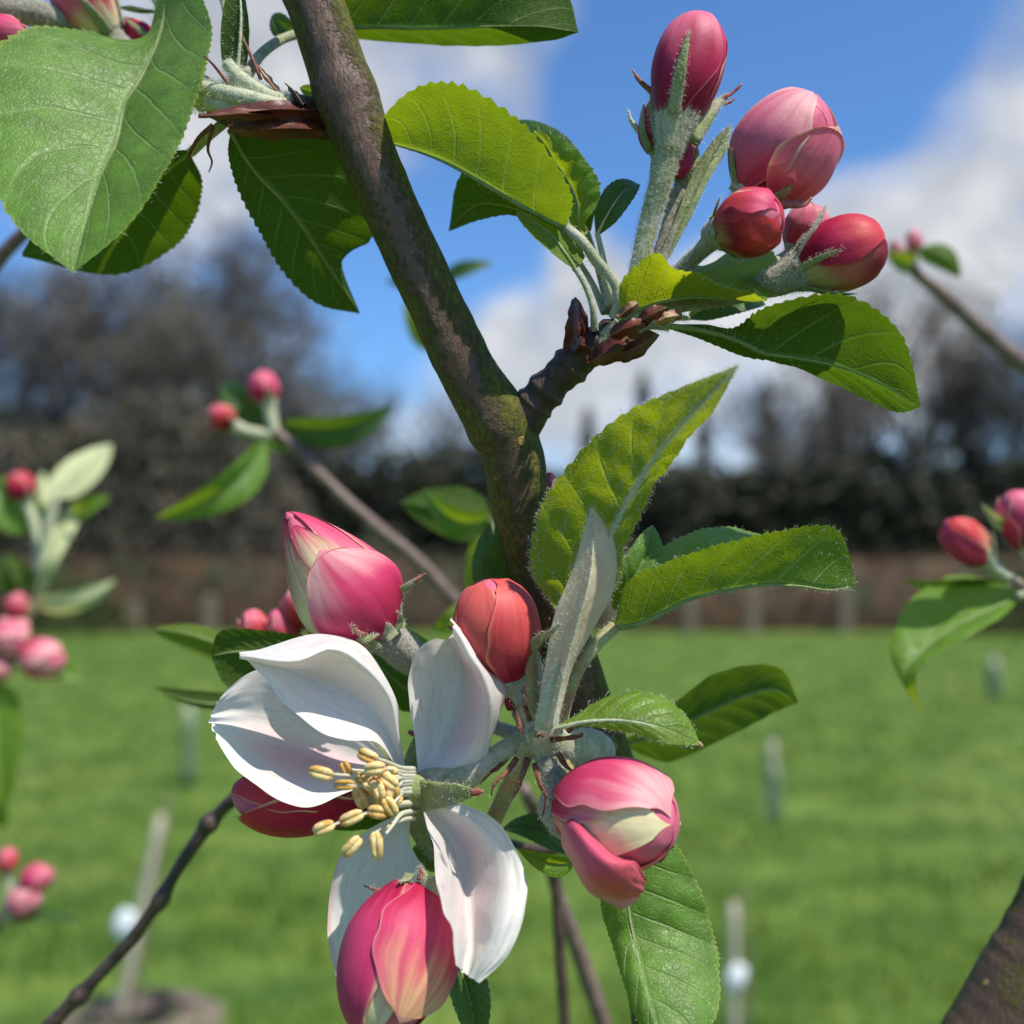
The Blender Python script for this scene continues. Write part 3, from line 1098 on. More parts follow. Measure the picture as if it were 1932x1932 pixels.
def sapling(px, base_py, top_py, label, guard=None, tag=None, soil=False, lean=0.0, r=.016):
    D = 1.2 / ((base_py - 1091) / FPX)
    x = gx_at(px, D)
    H = 1.2 - (top_py - 1091) / FPX * D
    t = thing('staked_sapling', (x, D, 0), label, 'sapling', 'young staked trees in the meadow')
    ln = lean / FPX * D
    tube('stake', [(Vector((x, D, -.02)), r), (Vector((x + ln * .5, D, H * .5)), r), (Vector((x + ln, D, H)), r * .9)], M_STAKE, t, nt=8, ns=8, world=True)
    tube('stem', [(Vector((x + .03, D, -.02)), .007), (Vector((x + .035 + ln * .5, D, H * .6)), .006), (Vector((x + .02 + ln, D, H * 1.1)), .004)], M_TWIG, t, nt=10, ns=6, world=True)
    if guard:
        a, b = guard
        tube('tree_guard', [(Vector((x + .02, D, 1.2 - (a - 1091) / FPX * D)), r * 1.5), (Vector((x + .02, D, 1.2 - (b - 1091) / FPX * D)), r * 1.4)], M_GUARD, t, nt=4, ns=12, world=True)
    if tag:
        tx, ty, tr = tag
        X, Z, rr = gx_at(tx, D), 1.2 - (ty - 1091) / FPX * D, tr / FPX * D
        tube('label_tag', [(Vector((X - .01, D - .03, Z - rr)), rr * .55), (Vector((X, D - .035, Z)), rr * .8), (Vector((X + .015, D - .03, Z + rr)), rr * .5)], M_TAG, t, nt=8, ns=10, flat=.25, world=True)
    if soil:
        vs = [(x, D, .035)]
        for rg_, h in ((.12, .03), (.2, .012), (.26, -.015)):
            for j in range(20):
                a = 6.2832 * j / 20
                q = rg_ * (1 + .18 * noise.noise(Vector((math.cos(a) * 2, math.sin(a) * 2, rg_ * 9 + px))))
                vs.append((x + .05 + math.cos(a) * q, D + math.sin(a) * q, h + .012 * noise.noise(Vector((a * 3, rg_ * 20, px)))))
        fs = [(0, 1 + j, 1 + (j + 1) % 20) for j in range(20)] + grid_faces(3, 20, off=1, wrap=True)
        mk('soil_mound', vs, fs, M_SOIL, t)


sapling(240, 1905, 1530, 'staked sapling with pale tag and bare soil at its foot', tag=(256, 1722, 24), soil=True, lean=75)
sapling(1372, 1960, 1690, 'staked sapling with a bright white tag beside the lowest leaf', tag=(1374, 1818, 22), lean=4, r=.014)
sapling(1447, 1545, 1395, 'staked sapling with blue grey guard below the dark rounded leaf', guard=(1545, 1440), lean=4, r=.022)
sapling(357, 1478, 1330, 'staked sapling with blue grey guard left of the white petals', guard=(1478, 1340), lean=3, r=.028)
sapling(1866, 1318, 1240, 'staked sapling with pale guard below the leaf of the red bud twig', guard=(1318, 1250), lean=3, r=.05)


# ================================================================== the apple tree
def bark_tube(name, pts, mat, parent, nt, ns, rough=0.03, moss=None, rings=(), label=None):
    def rfn(t, an, p):
        k = 1 + rough * noise.noise(p * 220) + rough * .6 * noise.noise(p * 700)
        for (rt, amt, w) in rings:
            k += amt * math.exp(-((t - rt) / w) ** 2) * (1 + .5 * noise.noise(Vector((math.cos(an) * 2, math.sin(an) * 2, rt * 40))))
        return k
    v, f, u, s = tube_raw(pts, nt, ns, 1.0, rfn)
    cols = []
    for i in range(len(v)):
        t, an = (i // ns) / nt, 2 * math.pi * (i % ns) / ns
        m = moss(t, an, v[i]) if moss else 0.3
        cols.append((m, m, m))
    return mk(name, v, f, mat, parent, u, cols, label=label)


base_w = P(1262, 2000, 22)
tree = thing('apple_tree', (base_w.x + .02, base_w.y + .02, 0), 'young apple tree with mossy stem, serrated leaves, pink buds and one open white blossom', 'apple tree')


def mossfn(t, an, p):
    side = math.sin(an)            # which flank of the stem
    m = 0.42 + 0.34 * sstep(.25, -.9, -abs(side)) * 0 + 0.42 * abs(side) ** 2.2 + 0.3 * noise.noise(p * 90)
    m -= 0.30 * math.exp(-((side - 0.12) / .38) ** 2) * (1 if math.cos(an) > 0 else .3)
    m += 0.30 * sstep(0.36, 0.46, t) * (1 - sstep(.62, .7, t))
    return m


STEM = [(535, -130, 5, 56), (592, 0, 5, 55), (653, 180, 5, 56), (705, 320, 5, 54), (763, 450, 6, 53), (820, 570, 6, 53), (882, 700, 7, 55),
        (940, 795, 8, 60), (968, 860, 9, 58), (982, 960, 11, 55), (1018, 1090, 14, 54), (1070, 1240, 17, 56), (1118, 1390, 20, 60), (1165, 1530, 22, 62),
        (1210, 1680, 24, 63), (1245, 1850, 25, 64), (1275, 2050, 26, 66)]
bark_tube('trunk', STEM, M_BARK, tree, 330, 64, 0.03, mossfn, rings=((0.125, .10, .014), (0.44, .10, .02)),
          label='smooth purplish brown stem with green moss and pale specks')
low = P(1275, 2050, 26)
rw = S(66, 26)
mid_ = Vector((low.x + .03, low.y + .01, low.z * .5))
bt = tube('trunk_foot', [(low + (low - P(1245, 1850, 25)) * -.06, rw * .99), (low + Vector((.006, .001, -.06)), rw * 1.05), (mid_, rw * 1.5), (Vector((low.x + .05, low.y + .02, -.03)), rw * 2.2)],
          M_BARK, tree, nt=40, ns=24, world=True)

# ---- right-hand spur
SPUR = [(955, 818, 9, 58), (985, 790, 8, 44), (1010, 760, 7, 35), (1040, 726, 6, 34), (1075, 692, 5, 34), (1110, 662, 4, 35), (1150, 638, 4, 34), (1190, 618, 4, 24), (1235, 598, 4, 16), (1262, 588, 4, 10)]
bark_tube('spur', SPUR, M_SPUR, tree, 110, 28, 0.06, lambda t, an, p: 0.95 - 1.5 * sstep(.02, .16, t) + .4 * noise.noise(p * 150),
          rings=((.22, .10, .012), (.30, .16, .02), (.36, -.06, .015), (.45, .17, .02), (.53, -.05, .015), (.60, .14, .02), (.68, .12, .018)),
          label='dark knobbly fruiting spur ringed with old scars')
# dark bud scales at the spur's end


def scale(parent, pts, w, mat, flat=.25):
    n = len(pts) - 1
    q = [(x, y, d, w * (0.55 + 1.0 * math.sin(math.pi * (i / n) ** .8) * .5) * (1 if i < n else .25)) for i, (x, y, d) in enumerate(pts)]
    return tube('bud_scale', q, mat, parent, nt=18, ns=12, flat=flat, rfn=lambda t, an, p: 1 + .30 * noise.noise(p * 420) + .18 * noise.noise(p * 1100))


def rag(parent, L, M, R, mat, label=None):
    m0 = M[0]
    q = lambda e: tuple(a + (b - a) * .35 for a, b in zip(m0, e))
    pre = tuple(2 * a - b for a, b in zip(m0, tuple(a + (b - a) * .3 + a - a for a, b in zip(m0, M[1]))))
    return leaf(parent, [lerp3(pre, q(L[0]), .6)] + L, [pre] + M, [lerp3(pre, q(R[0]), .6)] + R, 'under', mat, name='bud_scale', teeth=5, tamp=.2, rib=0, belly=.7, quilt=.2, nt=40, nh=6, label=label, wave=.12)


rag(tree, [(1062, 657, 4), (1068, 615, 2), (1072, 588, 2), (1078, 566, 3)], [(1092, 660, 1), (1090, 620, -2), (1090, 590, -1), (1086, 560, 2)], [(1112, 655, 4), (1112, 618, 2), (1106, 590, 3), (1093, 567, 3)], M_SCALE, 'dark ragged bud scale standing up at the spur end')
rag(tree, [(1062, 658, 3), (1075, 640, 1), (1088, 632, 0)], [(1085, 662, -1), (1092, 648, -3), (1096, 634, -2)], [(1112, 664, 0), (1106, 652, -1), (1102, 636, 0)], M_SCALE)
rag(tree, [(1108, 670, 0), (1130, 648, -3), (1165, 628, -4), (1200, 622, -2)], [(1115, 682, -3), (1145, 668, -6), (1180, 650, -6), (1212, 634, -3)], [(1128, 690, 0), (1160, 686, -3), (1195, 672, -3), (1220, 645, -1)], M_SCALE)
rag(tree, [(1150, 650, -3), (1185, 640, -4), (1225, 622, -1)], [(1165, 668, -4), (1200, 655, -5), (1238, 628, -2)], [(1175, 684, 0), (1212, 672, 0), (1245, 632, 0)], M_SCALE)
rag(tree, [(1150, 622, -5), (1172, 605, -7), (1200, 600, -7), (1218, 600, -6)], [(1155, 632, -7), (1180, 620, -9), (1205, 612, -9), (1222, 606, -6)], [(1165, 642, -5), (1190, 632, -7), (1212, 622, -7), (1226, 612, -5)], M_SCALE)
rag(tree, [(1196, 604, -5), (1220, 582, -7), (1250, 572, -6)], [(1202, 612, -7), (1228, 594, -9), (1258, 580, -7)], [(1210, 620, -5), (1236, 604, -7), (1262, 590, -6)], M_SCALE)
rag(tree, [(1236, 598, -6), (1258, 586, -7), (1284, 585, -6)], [(1240, 606, -8), (1262, 598, -9), (1288, 594, -7)], [(1244, 616, -6), (1266, 610, -7), (1284, 603, -6)], M_SCALEO)
rag(tree, [(1165, 592, -6), (1182, 574, -7), (1198, 566, -7)], [(1170, 596, -7), (1188, 582, -8), (1204, 572, -8)], [(1178, 600, -6), (1194, 590, -7), (1206, 580, -7)], M_SCALEO)
tube('receptacle', [(1125, 668, 3, 26), (1165, 630, 2, 26), (1205, 605, 1, 20), (1240, 590, 2, 12)], M_STALK, tree, nt=16, ns=16, fuzz=300, flen=.7)

# ---- leaves of the upper right cluster
leaf(tree, [(1070, 428, 2), (1078, 365, -4), (1022, 272, -6), (942, 200, -6), (848, 155, -5), (765, 178, -2), (698, 250, 8)],
     [(1068, 431, 2), (993, 393, 2), (915, 345, 2), (857, 314, 3), (805, 290, 4), (755, 275, 6), (698, 255, 8)],
     [(1067, 434, 3), (1050, 398, 9), (985, 340, 13), (910, 296, 14), (850, 266, 13), (775, 254, 11), (698, 258, 8)],
     'under', M_LEAF, teeth=24, tamp=.75, label='broad green leaf folded along its midrib, its tip behind the stem', fuzz=500, belly=.9, rib=.55, slant=2.4,
     petiole=[(1068, 431, 2, 11), (1098, 455, 1, 10), (1130, 495, 0, 9), (1160, 535, 0, 10), (1168, 570, 0, 11), (1160, 600, 1, 12)])
leaf(tree, [(1104, 452, 5), (1106, 420, 2), (1132, 375, 2), (1130, 340, 3), (1105, 302, 5), (1060, 262, 8), (1005, 245, 12)],
     [(1100, 455, 5), (1094, 420, 5), (1090, 382, 6), (1072, 342, 8), (1046, 302, 10), (1028, 272, 11), (1005, 245, 12)],
     [(1097, 455, 6), (1075, 420, 8), (1060, 380, 9), (1045, 340, 10), (1030, 300, 12), (1015, 262, 12), (1005, 245, 12)],
     'top', M_LEAFY, quilt=.5, teeth=20, label='glossy crinkled young leaf tucked behind the broad folded leaf',
     petiole=[(1101, 452, 5, 7), (1112, 480, 4, 7), (1140, 520, 3, 8), (1158, 575, 3, 9)], pet_mat=M_STALKP)
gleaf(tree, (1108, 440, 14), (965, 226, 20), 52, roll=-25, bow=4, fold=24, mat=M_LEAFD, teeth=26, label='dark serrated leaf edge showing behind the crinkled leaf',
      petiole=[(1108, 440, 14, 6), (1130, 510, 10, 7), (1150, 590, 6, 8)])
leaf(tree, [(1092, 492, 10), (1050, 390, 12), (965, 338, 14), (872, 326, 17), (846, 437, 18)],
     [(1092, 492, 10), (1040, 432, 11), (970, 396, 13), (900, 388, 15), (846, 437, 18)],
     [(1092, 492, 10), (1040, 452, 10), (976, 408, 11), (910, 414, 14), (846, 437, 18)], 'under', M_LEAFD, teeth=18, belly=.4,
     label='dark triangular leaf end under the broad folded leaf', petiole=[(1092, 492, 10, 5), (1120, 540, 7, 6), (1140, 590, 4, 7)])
leaf(tree, [(1086, 511, 0), (1050, 484, -3), (1008, 446, -4), (978, 412, -2), (974, 393, 0)],
     [(1086, 511, 0), (1062, 474, 0), (1036, 442, 1), (1005, 418, 1), (974, 393, 0)],
     [(1086, 511, 0), (1104, 478, 6), (1072, 440, 8), (1020, 412, 6), (974, 393, 0)], 'under', M_LEAF, teeth=12, belly=.5,
     label='narrow folded leaf on a thin curved stalk above the dark bud scale',
     petiole=[(1086, 508, 0, 5), (1104, 540, 0, 5), (1118, 580, 0, 6), (1122, 625, 1, 8)])
gleaf(tree, (1127, 442, 6), (1204, 347, 12), 30, roll=20, bow=3, fold=18, mat=M_LEAFD, teeth=12, label='small blue green leaf pointing up beside the tall bud stalks',
      petiole=[(1127, 440, 6, 5), (1140, 500, 5, 6), (1150, 580, 4, 8)], pet_mat=M_STALKP)
leaf(tree, [(1170, 600, -2), (1176, 525, -5), (1228, 484, -7), (1276, 503, -8), (1330, 528, -8), (1400, 548, -7), (1447, 568, -4)],
     [(1168, 606, 0), (1205, 582, 0), (1252, 568, 0), (1310, 559, -1), (1371, 564, -2), (1415, 568, -3), (1447, 568, -4)],
     [(1168, 606, 3), (1230, 520, 6), (1300, 505, 8), (1371, 482, 9), (1430, 466, 8), (1466, 492, 3), (1447, 568, -4)],
     'under', M_LEAFY, teeth=20, tamp=.6, wave=.5, label='bright yellow green leaf folded lengthwise below the bud cluster', fuzz=400, slant=2.6,
     petiole=[(1168, 606, 0, 9), (1150, 628, 1, 9), (1135, 648, 2, 8)])
leaf(tree, [(1252, 612, 2), (1330, 612, 0), (1385, 618, -2), (1450, 578, -7), (1590, 556, -10), (1700, 630, -8), (1738, 767, -1)],
     [(1252, 615, 2), (1330, 622, 1), (1400, 645, 0), (1450, 668, -1), (1550, 682, -2), (1650, 718, -2), (1738, 767, -1)],
     [(1254, 618, 2), (1320, 640, 3), (1400, 672, 3), (1500, 694, 3), (1600, 738, 2), (1690, 778, 1), (1738, 767, -1)],
     'under', M_LEAFD, teeth=34, tamp=.7, label='broad dark green leaf reaching out under the bud cluster', fuzz=500, belly=.8, rib=.6,
     petiole=[(1262, 614, 2, 11), (1235, 612, 2, 10), (1200, 610, 3, 11)])
gleaf(tree, (1300, 600, 14), (1445, 575, 16), 40, roll=25, bow=3, fold=30, mat=M_LEAFD, teeth=14, label='small dark leaf behind the thin stalk of the bud cluster',
      petiole=[(1300, 600, 14, 5), (1260, 600, 8, 6)])

# ---- buds of the upper right cluster
bud_a = bud(tree, (1276, 226, 0), (1323, 32, 2), 64,
    [dict(c=170, hw=110, off=.05, c0=RED, c1=DEEP, c2=PINK), dict(c=72, hw=72, off=.15, c0=RED, c1=DEEP, c2=PINK, ew=.03, edge=PINK, tw=-12),
     dict(c=-48, hw=88, off=.42, c0=RED, c1=DEEP, c2=ROSE, ew=.05, edge=ROSE, tw=14)],
    'long', label='tall deep pink bud on a downy stalk, standing highest', cup=.9, fuzz=3000, seed=1,
    sepals=((-12, .68, 17, .15),),
    stalk=[(1268, 262, 0, 25), (1250, 330, 0, 22), (1228, 410, 1, 20), (1208, 490, 1, 17), (1190, 575, 2, 18)])
tube('sepal', [(1300, 262, 0, 24), (1325, 228, 1, 19), (1347, 202, 2, 12), (1364, 186, 3, 6), (1372, 181, 3, 3)], M_SEPAL, bud_a, nt=16, ns=10, flat=.4, fuzz=350)
tube('sepal', [(1362, 188, 3, 5), (1378, 178, 3, 4), (1390, 168, 3, 3), (1401, 157, 3, 1)], M_SEPALR, bud_a, nt=10, ns=6, rfn=lambda t, an, p: 1 + .5 * noise.noise(p * 900))
tube('sepal', [(1366, 196, 4, 4), (1378, 192, 4, 3), (1388, 184, 4, 1)], M_SEPALR, bud_a, nt=10, ns=6)
tube('sepal', [(1256, 262, 2, 22), (1243, 225, 3, 17), (1236, 195, 4, 11), (1232, 172, 4, 5)], M_SEPAL, bud_a, nt=16, ns=10, flat=.4, fuzz=300)
tube('sepal', [(1193, 131, 3, 1.5), (1203, 148, 3, 4), (1217, 162, 4, 5), (1234, 176, 4, 7)], M_SEPALR, bud_a, nt=10, ns=6, fuzz=60, flen=.4)
bud_a2 = bud(tree, (1238, 285, 7), (1226, 188, 8), 24, std_petals(4, 1), 'point', label='slim bud half hidden in its green sepals behind the tall bud', cup=.8, fuzz=150, seed=2,
    sepals=((-40, .95, 12, .2), (60, .9, 12, .1)), stalk=[(1241, 300, 7, 13), (1232, 390, 6, 12), (1215, 500, 5, 12), (1195, 580, 4, 13)])
tube('sepal', [(1186, 208, 8, 1.5), (1191, 228, 8, 4), (1205, 246, 8, 6), (1222, 268, 8, 8)], M_STALKP, bud_a2, nt=12, ns=8, fuzz=80, flen=.4)
bud(tree, (1285, 345, 5), (1302, 262, 6), 23, [dict(c=0, hw=40, off=.1, c0=DEEP, c1=PINK, c2=PINK)] + std_petals(5, 0), 'point',
    label='small bud closed in woolly sepals between two stalks', cup=1.1, fuzz=300, seed=3, sepals=((-55, .9, 13, .2), (45, .95, 13, .2)), stalk_mat=M_WOOLLY,
    stalk=[(1280, 360, 5, 18), (1262, 430, 4, 16), (1240, 500, 4, 15), (1215, 585, 3, 15)])
leaf(tree, [(1240, 490, 3), (1275, 410, 2), (1310, 320, 2), (1348, 262, 3), (1378, 236, 4)], [(1252, 490, 4), (1290, 410, 4), (1326, 330, 4), (1358, 272, 4), (1378, 236, 4)],
     [(1262, 488, 4), (1303, 412, 3), (1338, 338, 3), (1370, 285, 3), (1380, 240, 4)], 'under', M_LEAFP, teeth=0, quilt=.05, label='pale woolly tongue shaped young leaf beside the bud stalks', fuzz=700, rib=.3)
bud_b = bud(tree, (1425, 372, 1), (1542, 178, -4), 92,
    [dict(c=180, hw=120, off=.1, c0=DEEP, c1=ROSE, c2=BLUSH), dict(c=10, hw=55, off=.1, h1=.93, c0=DEEP, c1=PINK, c2=ROSE, edge=BLUSH, ew=.08),
     dict(c=-62, hw=70, off=.55, h1=1.0, c0=PINK, c1=ROSE, c2=BLUSH, ew=.06, tw=16, lip=.5), dict(c=62, hw=66, off=.8, h1=.84, c0=PINK, c1=ROSE, c2=ROSE, ew=.07, tw=-10, lip=.6)],
    'egg', label='large loosening rose pink bud with overlapping petals and cream fold', cup=.5, fuzz=300, seed=4, sepals=((-60, .3, 18, .5), (30, .28, 18, .5), (-110, .35, 16, .8)),
    stalk=[(1418, 384, 2, 24), (1385, 430, 4, 16), (1320, 480, 5, 13), (1240, 560, 4, 13)])
bud_c = bud(tree, (1362, 436, -5), (1470, 402, -12), 60,
    [dict(c=180, hw=120, off=.05, c0=RED, c1=DEEP, c2=CORAL), dict(c=-65, hw=62, off=.25, c0=RED, c1=CORAL, c2=PINK, ew=.04, edge=PINK), dict(c=45, hw=78, off=.4, c0=OLIVE, c1=RED, c2=CORAL, ew=.05, edge=lin(190, 80, 84))],
    'round', label='short round crimson bud facing the light, below the large pink one', cup=.8, fuzz=400, seed=5, stalk_mat=M_WOOLLY,
    sepals=((75, .34, 15, .3), (-70, .3, 14, .5), (0, .25, 12, .3)),
    stalk=[(1352, 440, -4, 22), (1325, 470, -2, 15), (1290, 500, 0, 13), (1240, 560, 2, 13)])
tube('sepal', [(1470, 382, -4, 9), (1500, 386, -5, 8), (1520, 384, -5, 5), (1532, 372, -5, 2)], M_SEPALR, bud_b, nt=10, ns=8, flat=.4)
bud(tree, (1500, 470, 8), (1545, 388, 8), 38, std_petals(9, 3), 'round', label='pale pink bud wedged behind the crimson bud', cup=.6, fuzz=150, seed=6, sepals=((20, .4, 12, .4),),
    stalk=[(1497, 478, 8, 14), (1420, 520, 7, 11), (1320, 560, 6, 11), (1250, 582, 5, 10)])
bud_e = bud(tree, (1508, 512, -3), (1672, 450, -6), 66,
    [dict(c=180, hw=115, off=.05, c0=DEEP, c1=DEEP, c2=PINK), dict(c=50, hw=80, off=.2, c0=lin(200, 186, 130), c1=lin(206, 110, 104), c2=RED, ew=.05, edge=BLUSH),
     dict(c=-68, hw=72, off=.5, c0=RED, c1=DEEP, c2=CORAL, ew=.05, edge=CORAL, tw=18)],
    'round', label='deep pink and cream bud leaning out sideways with long sepals', cup=1.1, fuzz=700, seed=7, stalk_mat=M_WOOLLY,
    sepals=((62, .55, 14, .9), (-8, .52, 10, .5), (-80, .22, 12, .2)),
    stalk=[(1492, 518, -2, 34), (1462, 532, -1, 29), (1430, 545, 1, 20), (1370, 566, 3, 12), (1290, 578, 3, 11), (1240, 592, 3, 12)])
tube('sepal', [(1500, 498, -5, 8), (1525, 450, -6, 7), (1545, 415, -6, 5), (1559, 388, -5, 2)], M_WOOLLY, bud_e, nt=14, ns=8, flat=.4, fuzz=200, flen=.5)

# ---- left spur with its leaves
SPL = [(650, 215, 8, 52), (600, 222, 8, 40), (560, 218, 7, 37), (520, 222, 6, 35), (480, 220, 5, 31), (440, 216, 5, 26), (400, 200, 5, 22)]
bark_tube('spur', SPL, M_SPUR, tree, 70, 24, 0.08, lambda t, an, p: .3 + .4 * noise.noise(p * 150), rings=((.35, .15, .03), (.52, .12, .03), (.7, .14, .03)),
          label='short dark spur on the left of the stem')
rag(tree, [(596, 192, 5), (520, 188, 1), (460, 196, 0), (398, 210, -1)], [(596, 208, 3), (520, 206, -3), (455, 212, -3), (396, 218, -2)], [(596, 224, 4), (520, 226, -1), (455, 226, -1), (398, 224, -1)], M_SCALE)
rag(tree, [(606, 228, 6), (540, 222, 0), (480, 226, 0), (430, 236, 1)], [(606, 244, 4), (540, 242, -3), (480, 244, -3), (432, 242, 0)], [(606, 258, 6), (540, 264, 1), (480, 262, 0), (432, 250, 1)], M_SCALE)
rag(tree, [(505, 208, -1), (455, 204, -3), (410, 212, -3), (374, 214, -2)], [(505, 216, -3), (455, 214, -5), (410, 218, -4), (374, 219, -2)], [(505, 228, -1), (455, 226, -3), (410, 224, -3), (374, 223, -2)], M_STIP)
rag(tree, [(560, 190, 4), (545, 170, 4), (536, 154, 4)], [(568, 192, 2), (555, 172, 2), (540, 158, 3)], [(580, 194, 4), (568, 178, 4), (550, 168, 4)], M_TWIG)
rag(tree, [(515, 168, 5), (492, 140, 5), (470, 112, 6)], [(520, 172, 3), (502, 148, 3), (482, 118, 4)], [(530, 172, 5), (515, 150, 5), (494, 128, 5)], M_SCALEO)
for pts in ([(545, 200, 5, 18), (500, 180, 3, 16), (455, 150, 3, 15), (430, 120, 4, 12)], [(540, 205, 4, 18), (490, 192, 2, 18), (430, 178, 2, 16), (380, 165, 4, 13)], [(540, 208, 6, 16), (480, 205, 4, 17), (420, 200, 3, 15), (365, 190, 5, 12)]):
    tube('stalk_base', pts, M_STALKP, tree, nt=20, ns=14, fuzz=900, flen=1.2, rfn=lambda t, an, p: 1 + .15 * noise.noise(p * 250))
tube('receptacle', [(545, 200, 6, 16), (500, 185, 6, 20), (450, 178, 6, 22), (405, 182, 6, 20), (370, 195, 7, 14)], M_STALK, tree, nt=30, ns=22, fuzz=2600, flen=1.3, rfn=lambda t, an, p: 1 + .28 * noise.noise(p * 170) + .12 * math.sin(an * 5 + t * 4))
tube('stipule', [(492, 150, 3, 4), (478, 115, 3, 4), (462, 80, 4, 3), (455, 60, 4, 1.5)], M_STIP, tree, nt=10, ns=6)
tube('stipule', [(432, 160, 2, 4), (405, 125, 1, 3), (385, 105, 0, 2)], M_STIP, tree, nt=10, ns=6)
tube('stipule', [(402, 236, 4, 5), (375, 260, 4, 4), (358, 290, 5, 3), (352, 310, 5, 1.5)], M_STIP, tree, nt=12, ns=6)
tube('stipule', [(402, 240, 4, 4), (392, 280, 4, 3), (400, 305, 4, 2), (394, 325, 4, 1)], M_STIP, tree, nt=12, ns=6)
leaf(tree, [(300, -25, 20), (268, 86, 22), (165, 60, 17), (60, 52, 12), (-25, 110, 5), (-55, 240, -2), (20, 412, -9), (138, 515, -12)],
     [(318, -50, 17), (307, 45, 17), (271, 138, 14), (238, 192, 11), (221, 265, 6), (197, 315, 2), (170, 392, -4), (138, 515, -12)],
     [(352, -70, 14), (398, 40, 8), (394, 105, 4), (376, 175, 0), (345, 262, -4), (314, 320, -7), (242, 427, -10), (138, 515, -12)],
     'top', M_LEAF, teeth=40, tamp=.7, label='largest leaf, bright green and sunlit, with pale midrib and pointed tip', fuzz=900, belly=.9, quilt=.2, rib=.6, nt=150, nh=14,
     petiole=[(318, -48, 17, 9), (345, -70, 17, 9), (400, -60, 14, 9), (430, 30, 10, 9), (440, 120, 5, 10), (450, 165, 4, 11)])
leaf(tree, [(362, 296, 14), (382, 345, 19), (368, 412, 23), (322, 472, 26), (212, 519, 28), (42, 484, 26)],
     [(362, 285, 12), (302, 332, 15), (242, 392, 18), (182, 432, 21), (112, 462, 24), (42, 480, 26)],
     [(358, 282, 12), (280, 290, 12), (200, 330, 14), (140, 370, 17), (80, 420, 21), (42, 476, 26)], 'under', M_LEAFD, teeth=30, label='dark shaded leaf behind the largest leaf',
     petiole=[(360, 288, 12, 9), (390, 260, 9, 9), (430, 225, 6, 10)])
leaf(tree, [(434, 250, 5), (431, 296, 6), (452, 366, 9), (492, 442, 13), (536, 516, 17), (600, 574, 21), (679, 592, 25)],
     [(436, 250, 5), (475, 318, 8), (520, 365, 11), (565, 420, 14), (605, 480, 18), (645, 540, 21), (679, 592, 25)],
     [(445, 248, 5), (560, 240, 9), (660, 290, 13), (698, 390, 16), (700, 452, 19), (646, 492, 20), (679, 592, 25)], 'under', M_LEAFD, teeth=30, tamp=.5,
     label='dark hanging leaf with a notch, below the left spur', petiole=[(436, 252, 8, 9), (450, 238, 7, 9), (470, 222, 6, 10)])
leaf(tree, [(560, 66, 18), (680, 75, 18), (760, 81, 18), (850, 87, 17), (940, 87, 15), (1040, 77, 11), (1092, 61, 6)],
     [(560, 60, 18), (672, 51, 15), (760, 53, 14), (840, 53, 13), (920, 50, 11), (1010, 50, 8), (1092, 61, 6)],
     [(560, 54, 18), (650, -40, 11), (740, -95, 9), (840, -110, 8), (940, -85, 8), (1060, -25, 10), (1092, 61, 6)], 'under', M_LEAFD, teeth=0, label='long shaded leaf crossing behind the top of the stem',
     petiole=[(575, 60, 18, 9), (530, 75, 14, 9), (490, 105, 9, 10), (465, 145, 5, 11)])
gleaf(tree, (445, 150, 4), (445, -60, 6), 40, roll=-20, bow=2, fold=45, face='under', mat=M_LEAFD, teeth=0, label='upright grey green leaf on the left spur', fuzz=300,
      petiole=[(445, 140, 4, 12), (450, 165, 4, 14), (470, 195, 4, 14)], pet_mat=M_STALKP)
gleaf(tree, (556, 70, 20), (512, 30, 22), 22, roll=10, bow=1, fold=10, mat=M_LEAFD, teeth=6, nt=30, nh=4, label='tiny leaf beside the top of the stem')
gleaf(tree, (640, 190, 12), (565, 165, 14), 18, roll=10, bow=1, fold=10, mat=M_LEAF, teeth=6, nt=30, nh=4, label='tiny leaf peeping from behind the stem')
# buds at the upper left corner
bud(tree, (205, 62, 30), (110, -60, 26), 50, [dict(c=180, hw=120, off=.05), dict(c=-40, hw=50, off=.2, c0=CREAM, c1=ROSE, c2=PINK, ew=.15), dict(c=45, hw=48, off=.4, c0=CREAM, c1=DEEP, c2=DEEP, ew=.2)],
    'long', label='striped pink bud with woolly calyx above the largest leaf', cup=.5, fuzz=400, seed=21, sepals=((0, .6, 14, .2), (90, .8, 16, .4), (-70, .5, 14, .3)), stalk_mat=M_WOOLLY,
    stalk=[(212, 70, 30, 22), (245, 95, 29, 18), (320, 140, 24, 15), (400, 175, 9, 13)])
tube('pedicel', [(-60, 0, 20, 26), (0, 14, 22, 28), (60, 22, 24, 26), (105, 38, 26, 20), (135, 55, 28, 13), (240, 105, 28, 12), (380, 180, 11, 12)], M_WOOLLY, tree, nt=36, ns=16, fuzz=900, flen=1.0)
bud(tree, (-50, 55, 18), (66, 72, 17), 26, std_petals(22, 0), 'egg', label='pink bud cut off at the corner above the largest leaf', seed=22, sepals=((0, .4, 10, .3),),
    stalk=[(-50, 55, 18, 20), (-75, 40, 18, 20), (-60, 0, 20, 22)])
bud(tree, (296, 92, 31), (232, 36, 32), 20, std_petals(23, 1), 'point', label='small crimson bud with spread sepals by the largest leaf', seed=23, sepals=((10, .9, 8, .8), (90, .8, 8, 2), (-80, .8, 8, 2)), cup=1.0, fuzz=150, stalk_mat=M_WOOLLY,
    stalk=[(300, 96, 31, 14), (340, 120, 23, 12), (400, 165, 11, 12)])
